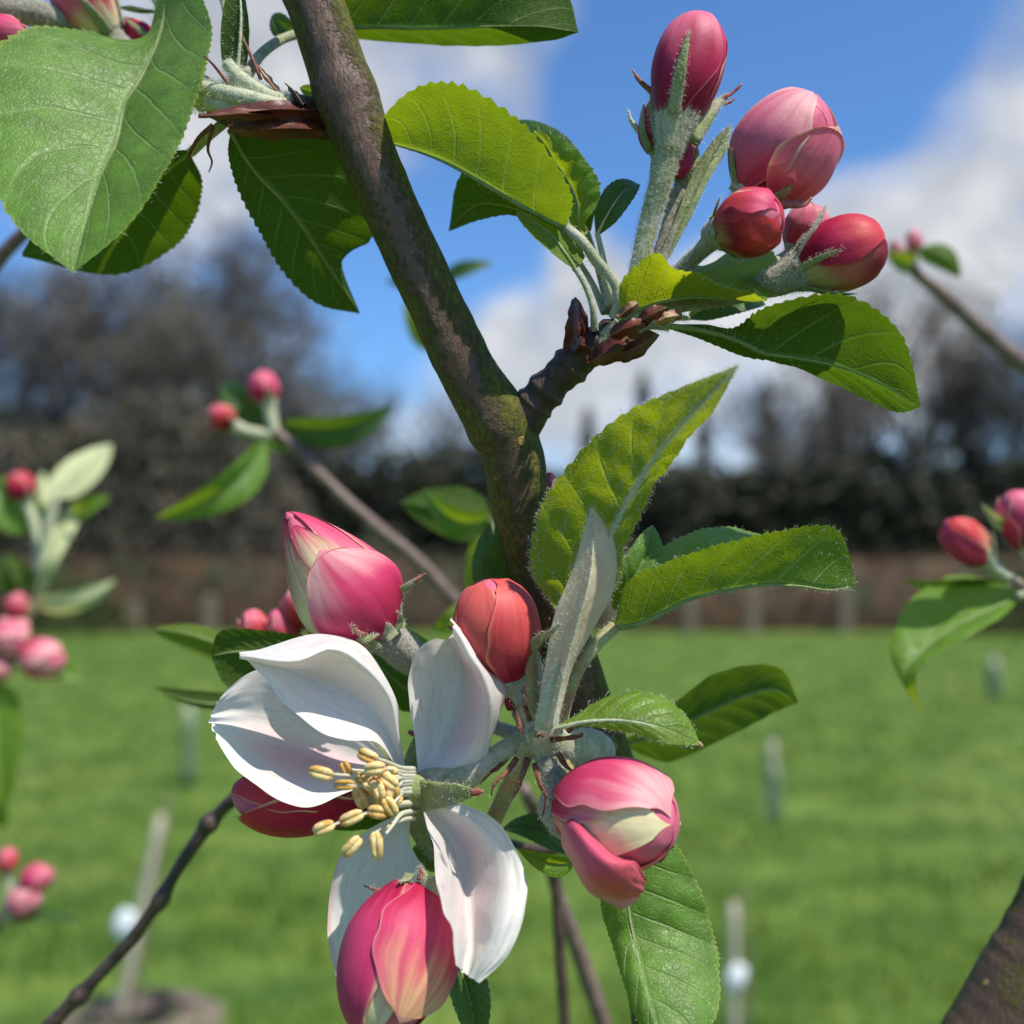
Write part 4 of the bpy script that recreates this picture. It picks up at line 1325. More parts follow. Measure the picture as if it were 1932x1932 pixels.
leaf(tree, [(330, 80, 23), (300, 30, 28), (255, 12, 29), (222, 12, 30)], [(332, 80, 23), (306, 26, 28), (258, 18, 29), (222, 14, 30)], [(334, 78, 23), (312, 30, 28), (262, 25, 29), (222, 16, 30)],
     'under', M_LEAFD, teeth=0, rib=.2, nt=40, nh=4, label='narrow curved bract above the largest leaf')
tube('petiole', [(285, -20, 28, 9), (305, 20, 27, 8), (325, 60, 26, 8), (360, 130, 18, 9), (410, 175, 9, 10)], M_STALK, tree, nt=20, ns=10, fuzz=200)

# ================================================================== the lower cluster with the blossom
tube('receptacle', [(1125, 1420, 16, 40), (1075, 1408, 8, 42), (1035, 1395, 1, 38), (1015, 1385, -2, 24), (1005, 1380, -4, 10)], M_STALK, tree, nt=20, ns=20, fuzz=900, flen=.9,
     rfn=lambda t, an, p: 1 + .15 * noise.noise(p * 300))
leaf(tree, [(1058, 1168, 2), (1002, 1072, 0), (1020, 960, -3), (1078, 872, -7), (1172, 784, -11), (1280, 733, -15), (1393, 689, -19)],
     [(1082, 1185, 0), (1118, 1085, -2), (1160, 990, -5), (1204, 908, -8), (1250, 842, -11), (1310, 776, -15), (1393, 689, -19)],
     [(1100, 1185, 1), (1168, 1098, 2), (1188, 1010, 0), (1238, 925, -3), (1278, 858, -7), (1338, 788, -13), (1393, 689, -19)],
     'under', M_LEAFY, teeth=22, tamp=.5, quilt=.55, belly=.7, wave=.35, label='tall downy yellow green leaf rising behind the red bud', fuzz=7000, flen=.7, nt=130, nh=13, rib=.6, pet_mat=M_STALKP,
     petiole=[(1082, 1185, -2, 13), (1062, 1260, -3, 14), (1042, 1340, -3, 15), (1034, 1385, -2, 16)])
leaf(tree, [(1010, 1366, -6), (1028, 1255, -6), (1046, 1160, -6), (1078, 1080, -6), (1100, 1008, -6), (1114, 958, -5)],
     [(1040, 1372, -8), (1058, 1290, -9), (1082, 1200, -10), (1108, 1110, -10), (1118, 1040, -8), (1117, 958, -5)],
     [(1052, 1366, -5), (1080, 1262, -5), (1118, 1190, -5), (1160, 1105, -4), (1158, 1020, -4), (1121, 960, -5)],
     'under', M_LEAFS, teeth=0, quilt=.05, belly=.5, label='pale pinkish sheathing young leaf folded upright', fuzz=1100, rib=.22, pet_mat=M_STALKP,
     petiole=[(1030, 1378, -5, 22), (1034, 1340, -6, 20), (1044, 1290, -7, 12), (1054, 1250, -8, 4)])
leaf(tree, [(1160, 1178, -1), (1183, 1100, -5), (1250, 1064, -7), (1350, 1030, -8), (1470, 1002, -8), (1578, 998, -6), (1614, 1092, -3)],
     [(1158, 1183, 0), (1219, 1172, -1), (1290, 1134, -2), (1375, 1112, -3), (1480, 1100, -4), (1560, 1112, -4), (1612, 1104, -3)],
     [(1156, 1182, 2), (1192, 1082, 6), (1252, 1032, 9), (1330, 998, 11), (1405, 1000, 12), (1500, 1040, 10), (1610, 1112, -3)],
     'under', M_LEAF, teeth=36, tamp=.5, label='long dark green leaf folded into a trough, pointing right', fuzz=900, belly=.7, rib=.6, nt=140,
     petiole=[(1160, 1182, 0, 12), (1128, 1212, -1, 13), (1095, 1255, -2, 13), (1072, 1310, -2, 13), (1055, 1365, -1, 15)], pet_mat=M_STALKR, slant=2.4)
gleaf(tree, (1160, 1150, 5), (1232, 990, 9), 44, roll=-15, bow=3, fold=25, mat=M_LEAF, teeth=14, quilt=.5, label='crinkled leaf top behind the downy leaf')
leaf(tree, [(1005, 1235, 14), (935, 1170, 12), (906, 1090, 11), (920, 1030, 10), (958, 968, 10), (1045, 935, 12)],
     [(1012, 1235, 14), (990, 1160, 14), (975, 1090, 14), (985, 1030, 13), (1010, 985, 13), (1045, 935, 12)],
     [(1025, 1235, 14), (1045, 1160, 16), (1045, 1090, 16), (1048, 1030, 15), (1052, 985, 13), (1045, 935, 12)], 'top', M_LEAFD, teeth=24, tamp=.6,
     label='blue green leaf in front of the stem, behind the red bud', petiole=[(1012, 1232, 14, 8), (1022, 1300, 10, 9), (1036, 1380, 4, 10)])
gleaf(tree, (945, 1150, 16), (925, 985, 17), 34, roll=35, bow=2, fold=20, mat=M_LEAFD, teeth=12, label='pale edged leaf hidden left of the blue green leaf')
leaf(tree, [(1038, 1376, -6), (1085, 1350, -5), (1150, 1314, -4), (1225, 1308, -5), (1290, 1345, -7), (1323, 1406, -9)],
     [(1035, 1379, -6), (1090, 1363, -8), (1145, 1358, -9), (1200, 1362, -10), (1263, 1378, -10), (1323, 1406, -9)],
     [(1036, 1381, -6), (1095, 1370, -8), (1150, 1377, -9), (1210, 1388, -10), (1265, 1404, -11), (1323, 1406, -9)],
     'top', M_LEAFY, teeth=16, tamp=.45, quilt=.3, label='small fresh green leaf with a brown tip beside the stem', fuzz=700, nt=90, rib=.4, pet_mat=M_STALKP,
     petiole=[(1040, 1378, -6, 6), (1022, 1390, -6, 7), (1012, 1398, -5, 8)])
tube('stipule', [(1318, 1402, -9, 5), (1323, 1406, -9, 4), (1327, 1408, -9, 1)], M_SCALEO, tree, nt=6, ns=6, flat=.4)
leaf(tree, [(1180, 1395, 30), (1280, 1320, 27), (1340, 1276, 26), (1410, 1256, 26), (1475, 1264, 30), (1505, 1322, 40)],
     [(1180, 1402, 32), (1260, 1380, 31), (1330, 1345, 31), (1400, 1315, 31), (1460, 1300, 34), (1505, 1324, 40)],
     [(1180, 1410, 34), (1260, 1438, 40), (1350, 1402, 40), (1415, 1370, 40), (1468, 1342, 41), (1505, 1326, 40)], 'under', M_LEAFD, teeth=0, label='rounded dark olive leaf behind the stem, its end curled',
     petiole=[(1180, 1402, 34, 10), (1140, 1415, 28, 10), (1110, 1420, 22, 10)])
leaf(tree, [(1180, 1560, 8), (1142, 1640, 8), (1135, 1711, 8), (1148, 1757, 7), (1172, 1840, 0), (1205, 1930, -5), (1265, 2020, -11)],
     [(1190, 1560, 8), (1184, 1640, 6), (1185, 1711, 4), (1196, 1772, 2), (1214, 1850, -3), (1238, 1932, -7), (1265, 2020, -11)],
     [(1205, 1560, 8), (1268, 1585, 6), (1318, 1670, 5), (1345, 1760, 4), (1357, 1825, 1), (1348, 1925, -5), (1265, 2020, -11)],
     'top', M_LEAF, teeth=36, tamp=.5, label='hanging glossy leaf with pale midrib below the right hand bud', fuzz=300, quilt=.35, nt=130, nh=13, belly=.8,
     petiole=[(1190, 1562, 8, 9), (1140, 1500, 8, 9), (1080, 1430, 6, 10)])
gleaf(tree, (835, 1340, 26), (762, 1186, 26), 42, roll=-20, bow=2, fold=20, mat=M_LEAF, teeth=12, label='green leaf between the upper petals and the pink bud')
gleaf(tree, (815, 1330, 26), (690, 1225, 27), 50, roll=20, bow=2, fold=12, face='under', mat=M_LEAFD, teeth=12, label='dark leaf behind the two upper petals')
gleaf(tree, (780, 1500, 14), (610, 1560, 16), 34, roll=15, bow=2, fold=20, face='under', mat=M_LEAFD, teeth=12, label='dark leaf under the stamens behind the flower')
gleaf(tree, (1075, 1610, 14), (945, 1565, 18), 34, roll=-30, bow=3, fold=25, mat=M_LEAFD, teeth=12, label='dark leaf between the blossom and the right hand bud')
gleaf(tree, (1085, 1625, 10), (975, 1600, 8), 24, roll=20, bow=3, fold=25, mat=M_LEAFY, teeth=10, label='green leaf edge left of the right hand bud')
gleaf(tree, (800, 1640, 16), (825, 1560, 14), 30, roll=10, bow=2, fold=10, mat=M_LEAFD, teeth=8, nt=30, nh=5, label='green leaf seen between the two lower petals')
gleaf(tree, (850, 1780, 6), (900, 1990, 2), 42, roll=15, bow=3, fold=25, face='top', mat=M_LEAFD, teeth=14, label='grey green leaf hanging behind the lowest bud', fuzz=200)

# ---- buds round the blossom
bud_1 = bud(tree, (712, 1196, 10), (540, 966, 6), 96,
    [dict(c=180, hw=125, off=.05, c0=DEEP, c1=PINK, c2=ROSE), dict(c=72, hw=62, off=.10, c0=PINK, c1=ROSE, c2=PINK, ew=.06, h1=1),
     dict(c=-78, hw=60, off=.35, c0=ROSE, c1=CREAM, c2=DEEP, ew=.10, edge=BLUSH, tw=6), dict(c=-8, hw=42, off=.25, h0=.3, h1=.94, c0=CREAM, c1=CREAM, c2=PINK, ew=.05, edge=BLUSH),
     dict(c=18, hw=66, off=.75, h1=.70, c0=DEEP, c1=PINK, c2=BLUSH, ew=.03, edge=ROSE, tw=-14, lip=.3, sharp=2.6)],
    'point', label='large pointed pink and cream bud above the white petals', seed=31, sepals=((62, .16, 16, .3), (-20, .13, 18, .4), (20, .12, 20, .3), (-75, .16, 16, .8)), fuzz=260, res=50)
tube('receptacle', [(698, 1180, 10, 34), (722, 1197, 11, 36), (745, 1214, 13, 34), (768, 1235, 16, 34), (788, 1258, 21, 22), (830, 1310, 27, 14), (930, 1370, 23, 13), (1010, 1392, 14, 14)], M_WOOLLY, bud_1, nt=40, ns=20, fuzz=2200, flen=.5)
for pts, w, m in (([(738, 1165, 9), (748, 1130, 8), (765, 1108, 7), (800, 1084, 7)], 15, M_SEPAL), ([(672, 1190, 4), (690, 1205, 3), (716, 1196, 3)], 15, M_SEPAL),
                  ([(620, 1184, 11), (595, 1178, 12), (578, 1163, 13)], 6, M_SEPALR), ([(640, 1204, 13), (600, 1205, 13), (580, 1192, 13)], 6, M_SEPALR),
                  ([(742, 1190, 7), (757, 1170, 7), (752, 1154, 6)], 8, M_SEPAL), ([(690, 1200, 3), (672, 1190, 2), (662, 1178, 1)], 5, M_SEPALR)):
    n = len(pts) - 1
    tube('sepal', [(x, y, d, w * (1 - i / n) ** .8 + 1) for i, (x, y, d) in enumerate(pts)], m, bud_1, nt=14, ns=8, flat=.3, fuzz=160, flen=.5)
tube('sepal', [(780, 1097, 7, 5), (792, 1089, 7, 4), (802, 1082, 7, 1.5)], M_SEPALR, bud_1, nt=6, ns=6, flat=.5)
bud_2 = bud(tree, (952, 1280, 4), (920, 1094, 1), 78,
    [dict(c=180, hw=125, off=.05, c0=RED, c1=CORAL, c2=CORAL), dict(c=-62, hw=84, off=.2, c0=DEEP, c1=lin(216, 84, 84), c2=lin(222, 100, 92), ew=.16, edge=lin(236, 196, 132), tw=14),
     dict(c=56, hw=80, off=.55, c0=DEEP, c1=lin(214, 78, 82), c2=lin(222, 98, 92), ew=.07, edge=lin(232, 150, 120), tw=12)],
    'round', label='round coral red bud with a wavy seam between the blossom and the downy leaf', cup=.45, fuzz=200, seed=32, sepals=((80, .12, 14, .6), (-60, .1, 14, .5)), res=50,
    stalk=[(958, 1288, 4, 16), (985, 1330, 3, 12), (1008, 1375, 0, 13)])
tube('sepal', [(992, 1232, 0, 11), (1016, 1208, -3, 10), (1038, 1194, -8, 6), (1056, 1178, -10, 2)], M_SEPAL, bud_2, nt=14, ns=8, flat=.3, fuzz=160)
tube('sepal', [(875, 1198, 5, 6), (855, 1188, 5, 4), (842, 1180, 5, 1.5)], M_SEPALR, bud_2, nt=8, ns=6)
tube('pedicel', [(1002, 1225, 0, 12), (1004, 1290, 0, 13), (1010, 1340, 0, 13), (1018, 1385, 0, 14)], M_STALKR, tree, nt=20, ns=12, fuzz=350)
bud(tree, (972, 1342, 5), (976, 1278, 6), 18, std_petals(33, 2), 'long', label='small pink bud peeping out under the round coral bud', seed=33, stalk=[(973, 1345, 5, 9), (1000, 1385, 2, 10)])
bud_3 = bud(tree, (790, 1680, -2), (700, 1965, -13), 100,
    [dict(c=180, hw=125, off=.05, c0=DEEP, c1=PINK, c2=ROSE), dict(c=52, hw=46, off=.1, c0=DEEP, c1=PINK, c2=ROSE, ew=.06),
     dict(c=66, hw=58, off=.7, c0=DEEP, c1=PINK, c2=PINK, ew=.14, edge=CREAM, tw=-4, h1=1), dict(c=6, hw=28, off=.3, c0=PINK, c1=BLUSH, c2=CREAM, ew=.05, edge=BLUSH),
     dict(c=-34, hw=62, off=1.05, h1=.88, c0=DEEP, c1=PINK, c2=lin(236, 186, 140), ew=.04, edge=BLUSH, tw=4, sharp=3)],
    'egg', label='big bright pink bud hanging lowest under the blossom', cup=None, fuzz=200, seed=34, res=50, sepals=((-70, .1, 14, 1.5), (30, .1, 14, 1.5)))
for pts, w, m in (([(812, 1700, -6), (808, 1675, -6), (800, 1655, -6), (795, 1637, -5)], 19, M_SEPAL), ([(795, 1660, -6), (794, 1645, -6), (793, 1634, -6)], 8, M_SEPALR), ([(752, 1704, -5), (738, 1690, -5), (716, 1682, -5), (686, 1671, -4)], 9, M_SEPALR),
                  ([(700, 1757, -7), (690, 1760, -6), (680, 1762, -6)], 6, M_SEPALR)):
    n = len(pts) - 1
    tube('sepal', [(x, y, d, w * (1 - i / n) ** .8 + 1) for i, (x, y, d) in enumerate(pts)], m, bud_3, nt=14, ns=8, flat=.3, fuzz=160, flen=.5)
tube('pedicel', [(1000, 1400, 0, 15), (984, 1440, 1, 16), (958, 1490, 4, 16), (930, 1548, 9, 16), (885, 1615, 13, 16), (840, 1660, 9, 17), (808, 1682, 1, 20), (792, 1690, -2, 26)], M_STALKR, bud_3, nt=40, ns=14, fuzz=1600, flen=.8)
b4 = bud(tree, (1066, 1526, -2), (1268, 1556, -14), 98,
         [dict(c=180, hw=125, off=.05, c0=DEEP, c1=PINK, c2=ROSE), dict(c=8, hw=44, off=.05, c0=DEEP, c1=CREAM, c2=CREAM, ew=.05, edge=CREAM),
          dict(c=-2, hw=16, off=.35, h1=.72, c0=DEEP, c1=PINK, c2=BLUSH, ew=.3, edge=CREAM),
          dict(c=-72, hw=66, off=.95, h1=1.0, c0=DEEP, c1=PINK, c2=BLUSH, ew=.05, edge=BLUSH, tw=10, lip=.4)],
         'round', label='fat pink bud bursting open beside the stem, cream inside', cup=.5, fuzz=500, seed=35, res=50, stalk_mat=M_WOOLLY,
         stalk=[(1064, 1522, -2, 28), (1050, 1482, -1, 26), (1032, 1432, 0, 23), (1018, 1400, 1, 22)])
# its lowest petal hangs loose


def petal(parent, curves, colfn, nt=56, ns=40, mat=None, name='petal', ripple=.34, label=None, trim=True):
    cv = [[tuple(P(*p)) for p in c] for c in curves]
    sd = random.uniform(0, 60)
    vs, us, cs = [], [], []
    rows = []
    for i in range(nt + 1):
        t = i / nt
        pts = [cr(c, t) for c in cv]
        rows.append([Vector(cr(pts, j / ns)) for j in range(ns + 1)])
    for i in range(nt + 1):
        for j in range(ns + 1):
            t, s = i / nt, j / ns * 2 - 1
            dt = rows[min(i + 1, nt)][j] - rows[max(i - 1, 0)][j]
            ds = rows[i][min(j + 1, ns)] - rows[i][max(j - 1, 0)]
            n = dt.cross(ds)
            n = n.normalized() if n.length > 1e-14 else Vector((0, 0, 0))
            p = rows[i][j]
            k = sstep(0, .3, t)
            e = max(abs(s) ** 3, t ** 5)
            q = p + n * (1e-3 * k * (ripple * noise.noise(Vector((s * 2.2, t * 2.5, sd))) + ripple * .5 * noise.noise(Vector((s * 8, t * 3, sd))) * (0.3 + e)))
            q += n * (0.6e-3 * e * k * noise.noise(Vector((s * 5 + sd, t * 7, 3))))
            vs.append(q)
            us.append((j / ns, t))
            cs.append(colfn(s, t, noise.noise(Vector((s * 1.6 + sd, t * 2, 5)))))
    return mk(name, vs, grid_faces(nt + 1, ns + 1), mat or M_PETAL, parent, us, cs, label=label)


def col_low(s, t, n):
    c = lerp3(DEEP, PINK, sstep(0, .3, t + .2 * n))
    c = lerp3(c, CORAL, .5 * sstep(.3, .8, t))
    return lerp3(c, BLUSH, .55 * sstep(.45, 1, -s + .4 * n) + .15)


petal(b4, [[(1060, 1520, -5), (1052, 1560, -8), (1064, 1610, -10), (1086, 1655, -11), (1116, 1688, -11), (1165, 1710, -10), (1202, 1700, -9)],
           [(1068, 1526, -8), (1076, 1562, -14), (1094, 1604, -17), (1118, 1640, -19), (1146, 1664, -19), (1180, 1676, -17), (1210, 1684, -13)],
           [(1074, 1528, -9), (1098, 1562, -15), (1122, 1592, -18), (1148, 1615, -20), (1172, 1626, -20), (1196, 1632, -18), (1216, 1662, -13)],
           [(1078, 1528, -7), (1108, 1562, -11), (1138, 1594, -13), (1166, 1616, -14), (1186, 1622, -14), (1206, 1630, -13), (1217, 1668, -11)]], col_low, mat=M_BUD)
petal(b4, [[(1150, 1590, -7), (1180, 1612, -7), (1205, 1628, -6), (1235, 1628, -5), (1268, 1600, -5)], [(1160, 1580, -9), (1190, 1600, -11), (1215, 1608, -11), (1245, 1600, -10), (1274, 1582, -7)],
           [(1180, 1570, -9), (1205, 1586, -12), (1228, 1588, -13), (1255, 1574, -11), (1284, 1550, -7)]], lambda s, t, n: lerp3(DEEP, CREAM, sstep(-.6, .1, s + .3 * n)), nt=30, ns=24, mat=M_BUD)
tube('pedicel', [(1045, 1400, 5, 14), (1062, 1440, 2, 14), (1078, 1470, 2, 16), (1092, 1492, 1, 14)], M_STALKR, tree, nt=16, ns=12, fuzz=200)
bud(tree, (690, 1496, 8), (436, 1500, 9), 58, std_petals(36, 1), 'long', label='dark crimson bud pointing sideways beneath the white petals', seed=36, sepals=((70, .5, 14, .2), (20, .3, 14, .2)), bend=-1.2,
    stalk=[(690, 1498, 8, 22), (760, 1490, 9, 14), (860, 1450, 8, 12), (1000, 1400, 3, 12)])
for pts in ([(960, 1425, 2), (940, 1448, 1), (925, 1458, 0), (905, 1480, 0)], [(975, 1430, -2), (955, 1458, -4), (935, 1475, -5), (926, 1502, -5)], [(995, 1430, -3), (985, 1465, -5), (975, 1492, -5), (964, 1512, -4)],
            [(1008, 1440, -4), (1020, 1480, -6), (1030, 1505, -6), (1022, 1545, -5)], [(985, 1385, -5), (975, 1350, -4), (968, 1322, -4)], [(1010, 1385, -7), (1025, 1388, -8), (1035, 1384, -8)],
            [(1040, 1395, -3), (1075, 1392, -6), (1100, 1385, -5), (1085, 1372, -4)], [(1070, 1380, -3), (1090, 1365, -4), (1085, 1352, -3)], [(1000, 1360, -3), (990, 1330, -4), (985, 1300, -4)],
            [(1052, 1420, -2), (1068, 1445, -3), (1090, 1462, -4)]):
    n = len(pts) - 1
    tube('stipule', [(x, y, d, 5.5 * (1 - i / n) ** .6 + 1) for i, (x, y, d) in enumerate(pts)], M_STIP, tree, nt=14, ns=6, flat=.4, fuzz=60, flen=.5, rfn=lambda t, an, p: 1 + .4 * noise.noise(p * 900))

# ---- the open blossom
WHITE = (0.83, 0.80, 0.765)
FLUSH = lin(228, 168, 186)
bl = mk('blossom', *[tube_raw([(1005, 1392, 2, 17), (960, 1410, 2, 18), (915, 1440, 3, 21), (870, 1468, 4, 30), (830, 1482, 5, 36), (795, 1492, 5, 40), (775, 1496, 4, 30)], 30, 22)[i] for i in (0, 1)], M_STALK, tree,
        label='fully open white apple blossom with yellow stamens')
FUZZ.append((bl, tube_raw([(1005, 1392, 2, 17), (960, 1410, 2, 18), (915, 1440, 3, 21), (870, 1468, 4, 30), (830, 1482, 5, 36), (795, 1492, 5, 40)], 26, 22)[3], 1500, .8))


def pc(pink_s, pink_amt, edge_amt=0.0, edge_side=1, tint=(0.62, 0.60, 0.44)):
    def f(s, t, n):
        c = WHITE
        c = lerp3(c, FLUSH, pink_amt * math.exp(-((s - pink_s) / .35) ** 2) * sstep(.1, .4, t + .3 * n) * (1 - sstep(.6, .95, t)) + .10 * max(0, n))
        c = lerp3(c, ROSE, edge_amt * sstep(.82, 1.0, s * edge_side) * sstep(.2, .5, t))
        return lerp3(c, tint, .55 * (1 - sstep(0, .14, t)))
    return f


petal(bl, [[(750, 1450, 5), (710, 1400, 0), (655, 1397, -3), (590, 1371, -4), (540, 1328, -4), (502, 1278, -4), (451, 1238, -3)],
           [(754, 1449, 5), (724, 1385, 4), (690, 1340, 3), (640, 1306, 2), (580, 1280, 1), (530, 1258, -1), (452, 1238, -3)],
           [(759, 1447, 5), (747, 1375, 2), (732, 1315, 0), (690, 1262, -3), (630, 1226, -6), (555, 1248, -8), (456, 1240, -4)],
           [(764, 1446, 5), (753, 1368, 4), (749, 1318, 4), (704, 1246, 3), (645, 1199, 2), (560, 1202, 0), (451, 1233, -3)]], pc(-.2, .15))
petal(bl, [[(752, 1455, 6), (700, 1400, 8), (640, 1350, 8), (570, 1298, 6), (505, 1262, 4), (455, 1280, 2), (416, 1316, 0)],
           [(752, 1458, 6), (690, 1436, 8), (630, 1415, 9), (570, 1395, 8), (510, 1378, 6), (450, 1362, 3), (396, 1357, 0)],
           [(752, 1462, 6), (690, 1478, 3), (640, 1502, 0), (578, 1521, -4), (512, 1500, -6), (445, 1450, -5), (410, 1402, -3)]], pc(.35, .75))
petal(bl, [[(789, 1468, 4), (784, 1404, 4), (772, 1336, 2), (772, 1272, 1), (787, 1231, 0), (811, 1211, 0), (834, 1208, 0)],
           [(800, 1469, 4), (822, 1420, 7), (842, 1360, 9), (856, 1300, 8), (858, 1260, 6), (852, 1232, 3), (846, 1206, 1)],
           [(820, 1470, 4), (880, 1430, 2), (908, 1380, -1), (918, 1330, -3), (908, 1280, -4), (885, 1238, -4), (856, 1186, -3)],
           [(830, 1470, 4), (910, 1458, 3), (926, 1404, 2), (946, 1345, 1), (948, 1298, 0), (920, 1252, -1), (850, 1162, -2)]], pc(.1, .45, .6, 1))
petal(bl, [[(790, 1510, 2), (806, 1560, 0), (818, 1610, -5), (822, 1660, -10), (835, 1718, -15), (852, 1765, -17), (860, 1822, -18)],
           [(795, 1511, 3), (838, 1560, 6), (866, 1610, 6), (882, 1662, 3), (884, 1720, -3), (884, 1782, -8), (874, 1834, -12)],
           [(802, 1511, 3), (882, 1550, 2), (934, 1606, -1), (946, 1666, -7), (938, 1726, -12), (922, 1785, -14), (890, 1846, -14)],
           [(806, 1510, 3), (877, 1519, 3), (945, 1556, 0), (988, 1640, -6), (992, 1706, -11), (964, 1795, -14), (905, 1855, -15)]], pc(-.1, .4))
petal(bl, [[(768, 1530, 6), (700, 1562, 8), (641, 1614, 9), (623, 1690, 9), (618, 1750, 8), (624, 1800, 6), (640, 1862, 4)],
           [(772, 1530, 6), (745, 1590, 10), (715, 1650, 11), (700, 1710, 11), (695, 1765, 10), (700, 1820, 8), (705, 1880, 6)],
           [(776, 1528, 6), (775, 1590, 8), (800, 1635, 8), (820, 1680, 8), (820, 1730, 8), (810, 1790, 7), (790, 1870, 6)]], pc(0, .15, .4, -1))
# sepals behind the petals
for (pts, w) in (([(785, 1500, 2), (825, 1500, -2), (870, 1496, -4), (905, 1495, -5)], 34), ([(778, 1510, 6), (785, 1550, 8), (800, 1590, 9), (818, 1618, 9)], 26), ([(765, 1475, 7), (735, 1440, 9), (712, 1405, 11), (704, 1388, 12)], 26),
                 ([(775, 1470, 7), (777, 1440, 8), (782, 1410, 9), (785, 1385, 10)], 20)):
    n = len(pts) - 1
    tube('sepal', [(x, y, d, w * (1 - i / n) ** .7 + 1.5) for i, (x, y, d) in enumerate(pts)], M_SEPAL, bl, nt=16, ns=14, flat=.2, fuzz=450, flen=.6)
tube('sepal', [(888, 1496, -6, 7), (900, 1494, -6, 8), (912, 1494, -6, 2)], M_SEPALR, bl, nt=8, ns=8, flat=.5)
tube('sepal', [(770, 1380, 9, 4), (777, 1383, 9, 5), (782, 1388, 9, 3)], M_SEPALR, bl, nt=8, ns=8, flat=.5)
tube('nectar_cup', [(800, 1494, 5, 34), (788, 1491, 3, 34), (776, 1490, 1, 28), (768, 1490, 2, 12)], M_SEPAL, bl, nt=12, ns=20)
AN = [(606, 1459, -14, 20, 24, 0), (694, 1427, -12, 25, 24, 0), (707, 1450, -13, 5, 22, 0), (653, 1452, -11, 60, 17, 1), (650, 1481, -13, -5, 22, 1), (680, 1505, -10, 75, 22, 0), (714, 1491, -12, 70, 22, 0),
      (735, 1475, -11, 40, 18, 0), (713, 1532, -13, 0, 22, 0), (736, 1522, -13, 65, 18, 0), (663, 1543, -14, -25, 24, 0), (611, 1562, -15, -12, 23, 0), (664, 1597, -14, -50, 26, 0), (710, 1595, -14, 85, 27, 0), (682, 1470, -10, 50, 18, 1),
      (722, 1465, -10, 20, 18, 0), (728, 1500, -11, 80, 18, 0), (722, 1512, -10, 30, 17, 0), (742, 1490, -9, 60, 16, 0), (736, 1458, -8, 10, 16, 0), (745, 1510, -8, -30, 16, 0), (700, 1482, -11, 35, 20, 0), (692, 1490, -9, -70, 17, 1)]
for (x, y, d, ang, ln, brown) in AN:
    ln *= random.uniform(.85, 1.12)
    a = math.radians(ang + random.uniform(-12, 12))
    dx, dy = math.cos(a) * ln * .92, math.sin(a) * ln * .92
    bx, by = 782 + (x - 700) * .05, 1490 + (y - 1500) * .42 + (x % 7 - 3) * 4
    v, f, u, s = tube_raw([(bx, by, 2, 6), (bx - 26, by * .9 + y * .1, -4, 5), ((bx + x) / 2 - 8, (by + y) / 2 - 2, d * .72, 3.4), (x + (4 if x < 690 else 0), y, d + .6, 2.6)], 14, 7)
    nv_ = len(v)
    f2 = list(f)
    mi = [0] * len(f)
    for sd_ in (-1, 1):
        ox, oy = -math.sin(a) * sd_ * 5.2, math.cos(a) * sd_ * 5.2
        k = .6 if brown else 1
        v3, f3, _, _ = tube_raw([(x - dx + ox * .5, y - dy + oy * .5, d, 3.5 * k), (x - dx * .6 + ox, y - dy * .6 + oy, d - .2, 6.6 * k), (x + ox * 1.05, y + oy * 1.05, d - .3, 7.2 * k), (x + dx * .6 + ox, y + dy * .6 + oy, d - .2, 6.4 * k), (x + dx + ox * .5, y + dy + oy * .5, d, 3.5 * k)], 12, 10,
                                rfn=lambda t, an, p: 1 + .12 * noise.noise(p * 900))
        off = len(v)
        v = v + v3
        f2 += [tuple(i + off for i in q) for q in f3]
        mi += [1] * len(f3)
    me = base_mesh('stamen', v, f2)
    me.materials.append(M_FIL)
    me.materials.append(M_ANTHB if brown else M_ANTH)
    me.polygons.foreach_set('material_index', mi)
    link('stamen', me, None, bl)

# ================================================================== other branches, out of focus behind


def branch(pts, label, mat=M_TWIG, group=None, nt=30, ns=10):
    x, y, d, r = pts[0]
    t = thing('apple_branch', P(x, y, d), label, 'branch')
    tube('twig', pts, mat, t, nt=nt, ns=ns, rfn=lambda t_, an, p: 1 + .12 * noise.noise(p * 120))
    return t


def sbud(t, base, tip, R, kind, seed, stalk=None, lab=None, mat=M_STALKP):
    return bud(t, base, tip, R, std_petals(seed, kind), 'egg', res=12, seed=seed, stalk=stalk, stalk_mat=mat, cup=.7, sepals=((20, .35, R * .3, .5), (-80, .35, R * .3, .6)), label=lab)


a = branch([(1075, 1420, 190, 15), (1000, 1290, 185, 14), (900, 1180, 180, 13), (850, 1125, 175, 13), (790, 1060, 172, 13), (700, 985, 170, 13), (620, 912, 170, 12), (560, 848, 170, 12), (515, 812, 170, 11)],
           'blurred grey brown twig ending in two small pink buds left of the stem')
sbud(a, (507, 760, 170), (490, 700, 172), 27, 0, 51, [(507, 765, 170, 13), (512, 790, 170, 12), (518, 815, 170, 11)])
sbud(a, (440, 803, 170), (396, 768, 168), 22, 2, 52, [(440, 803, 170, 13), (470, 815, 170, 12), (515, 822, 170, 10)])
gleaf(a, (500, 835, 165), (290, 978, 150), 42, roll=25, bow=10, fold=25, mat=M_LEAF, nt=30, nh=5)
gleaf(a, (535, 800, 172), (748, 760, 180), 38, roll=-30, bow=8, fold=25, mat=M_LEAFD, nt=30, nh=5)
gleaf(a, (500, 800, 176), (420, 722, 180), 34, roll=10, bow=4, fold=20, mat=M_LEAFD, nt=30, nh=5)
gleaf(a, (500, 838, 176), (570, 845, 180), 18, roll=10, bow=4, fold=20, mat=M_LEAF, nt=24, nh=4)

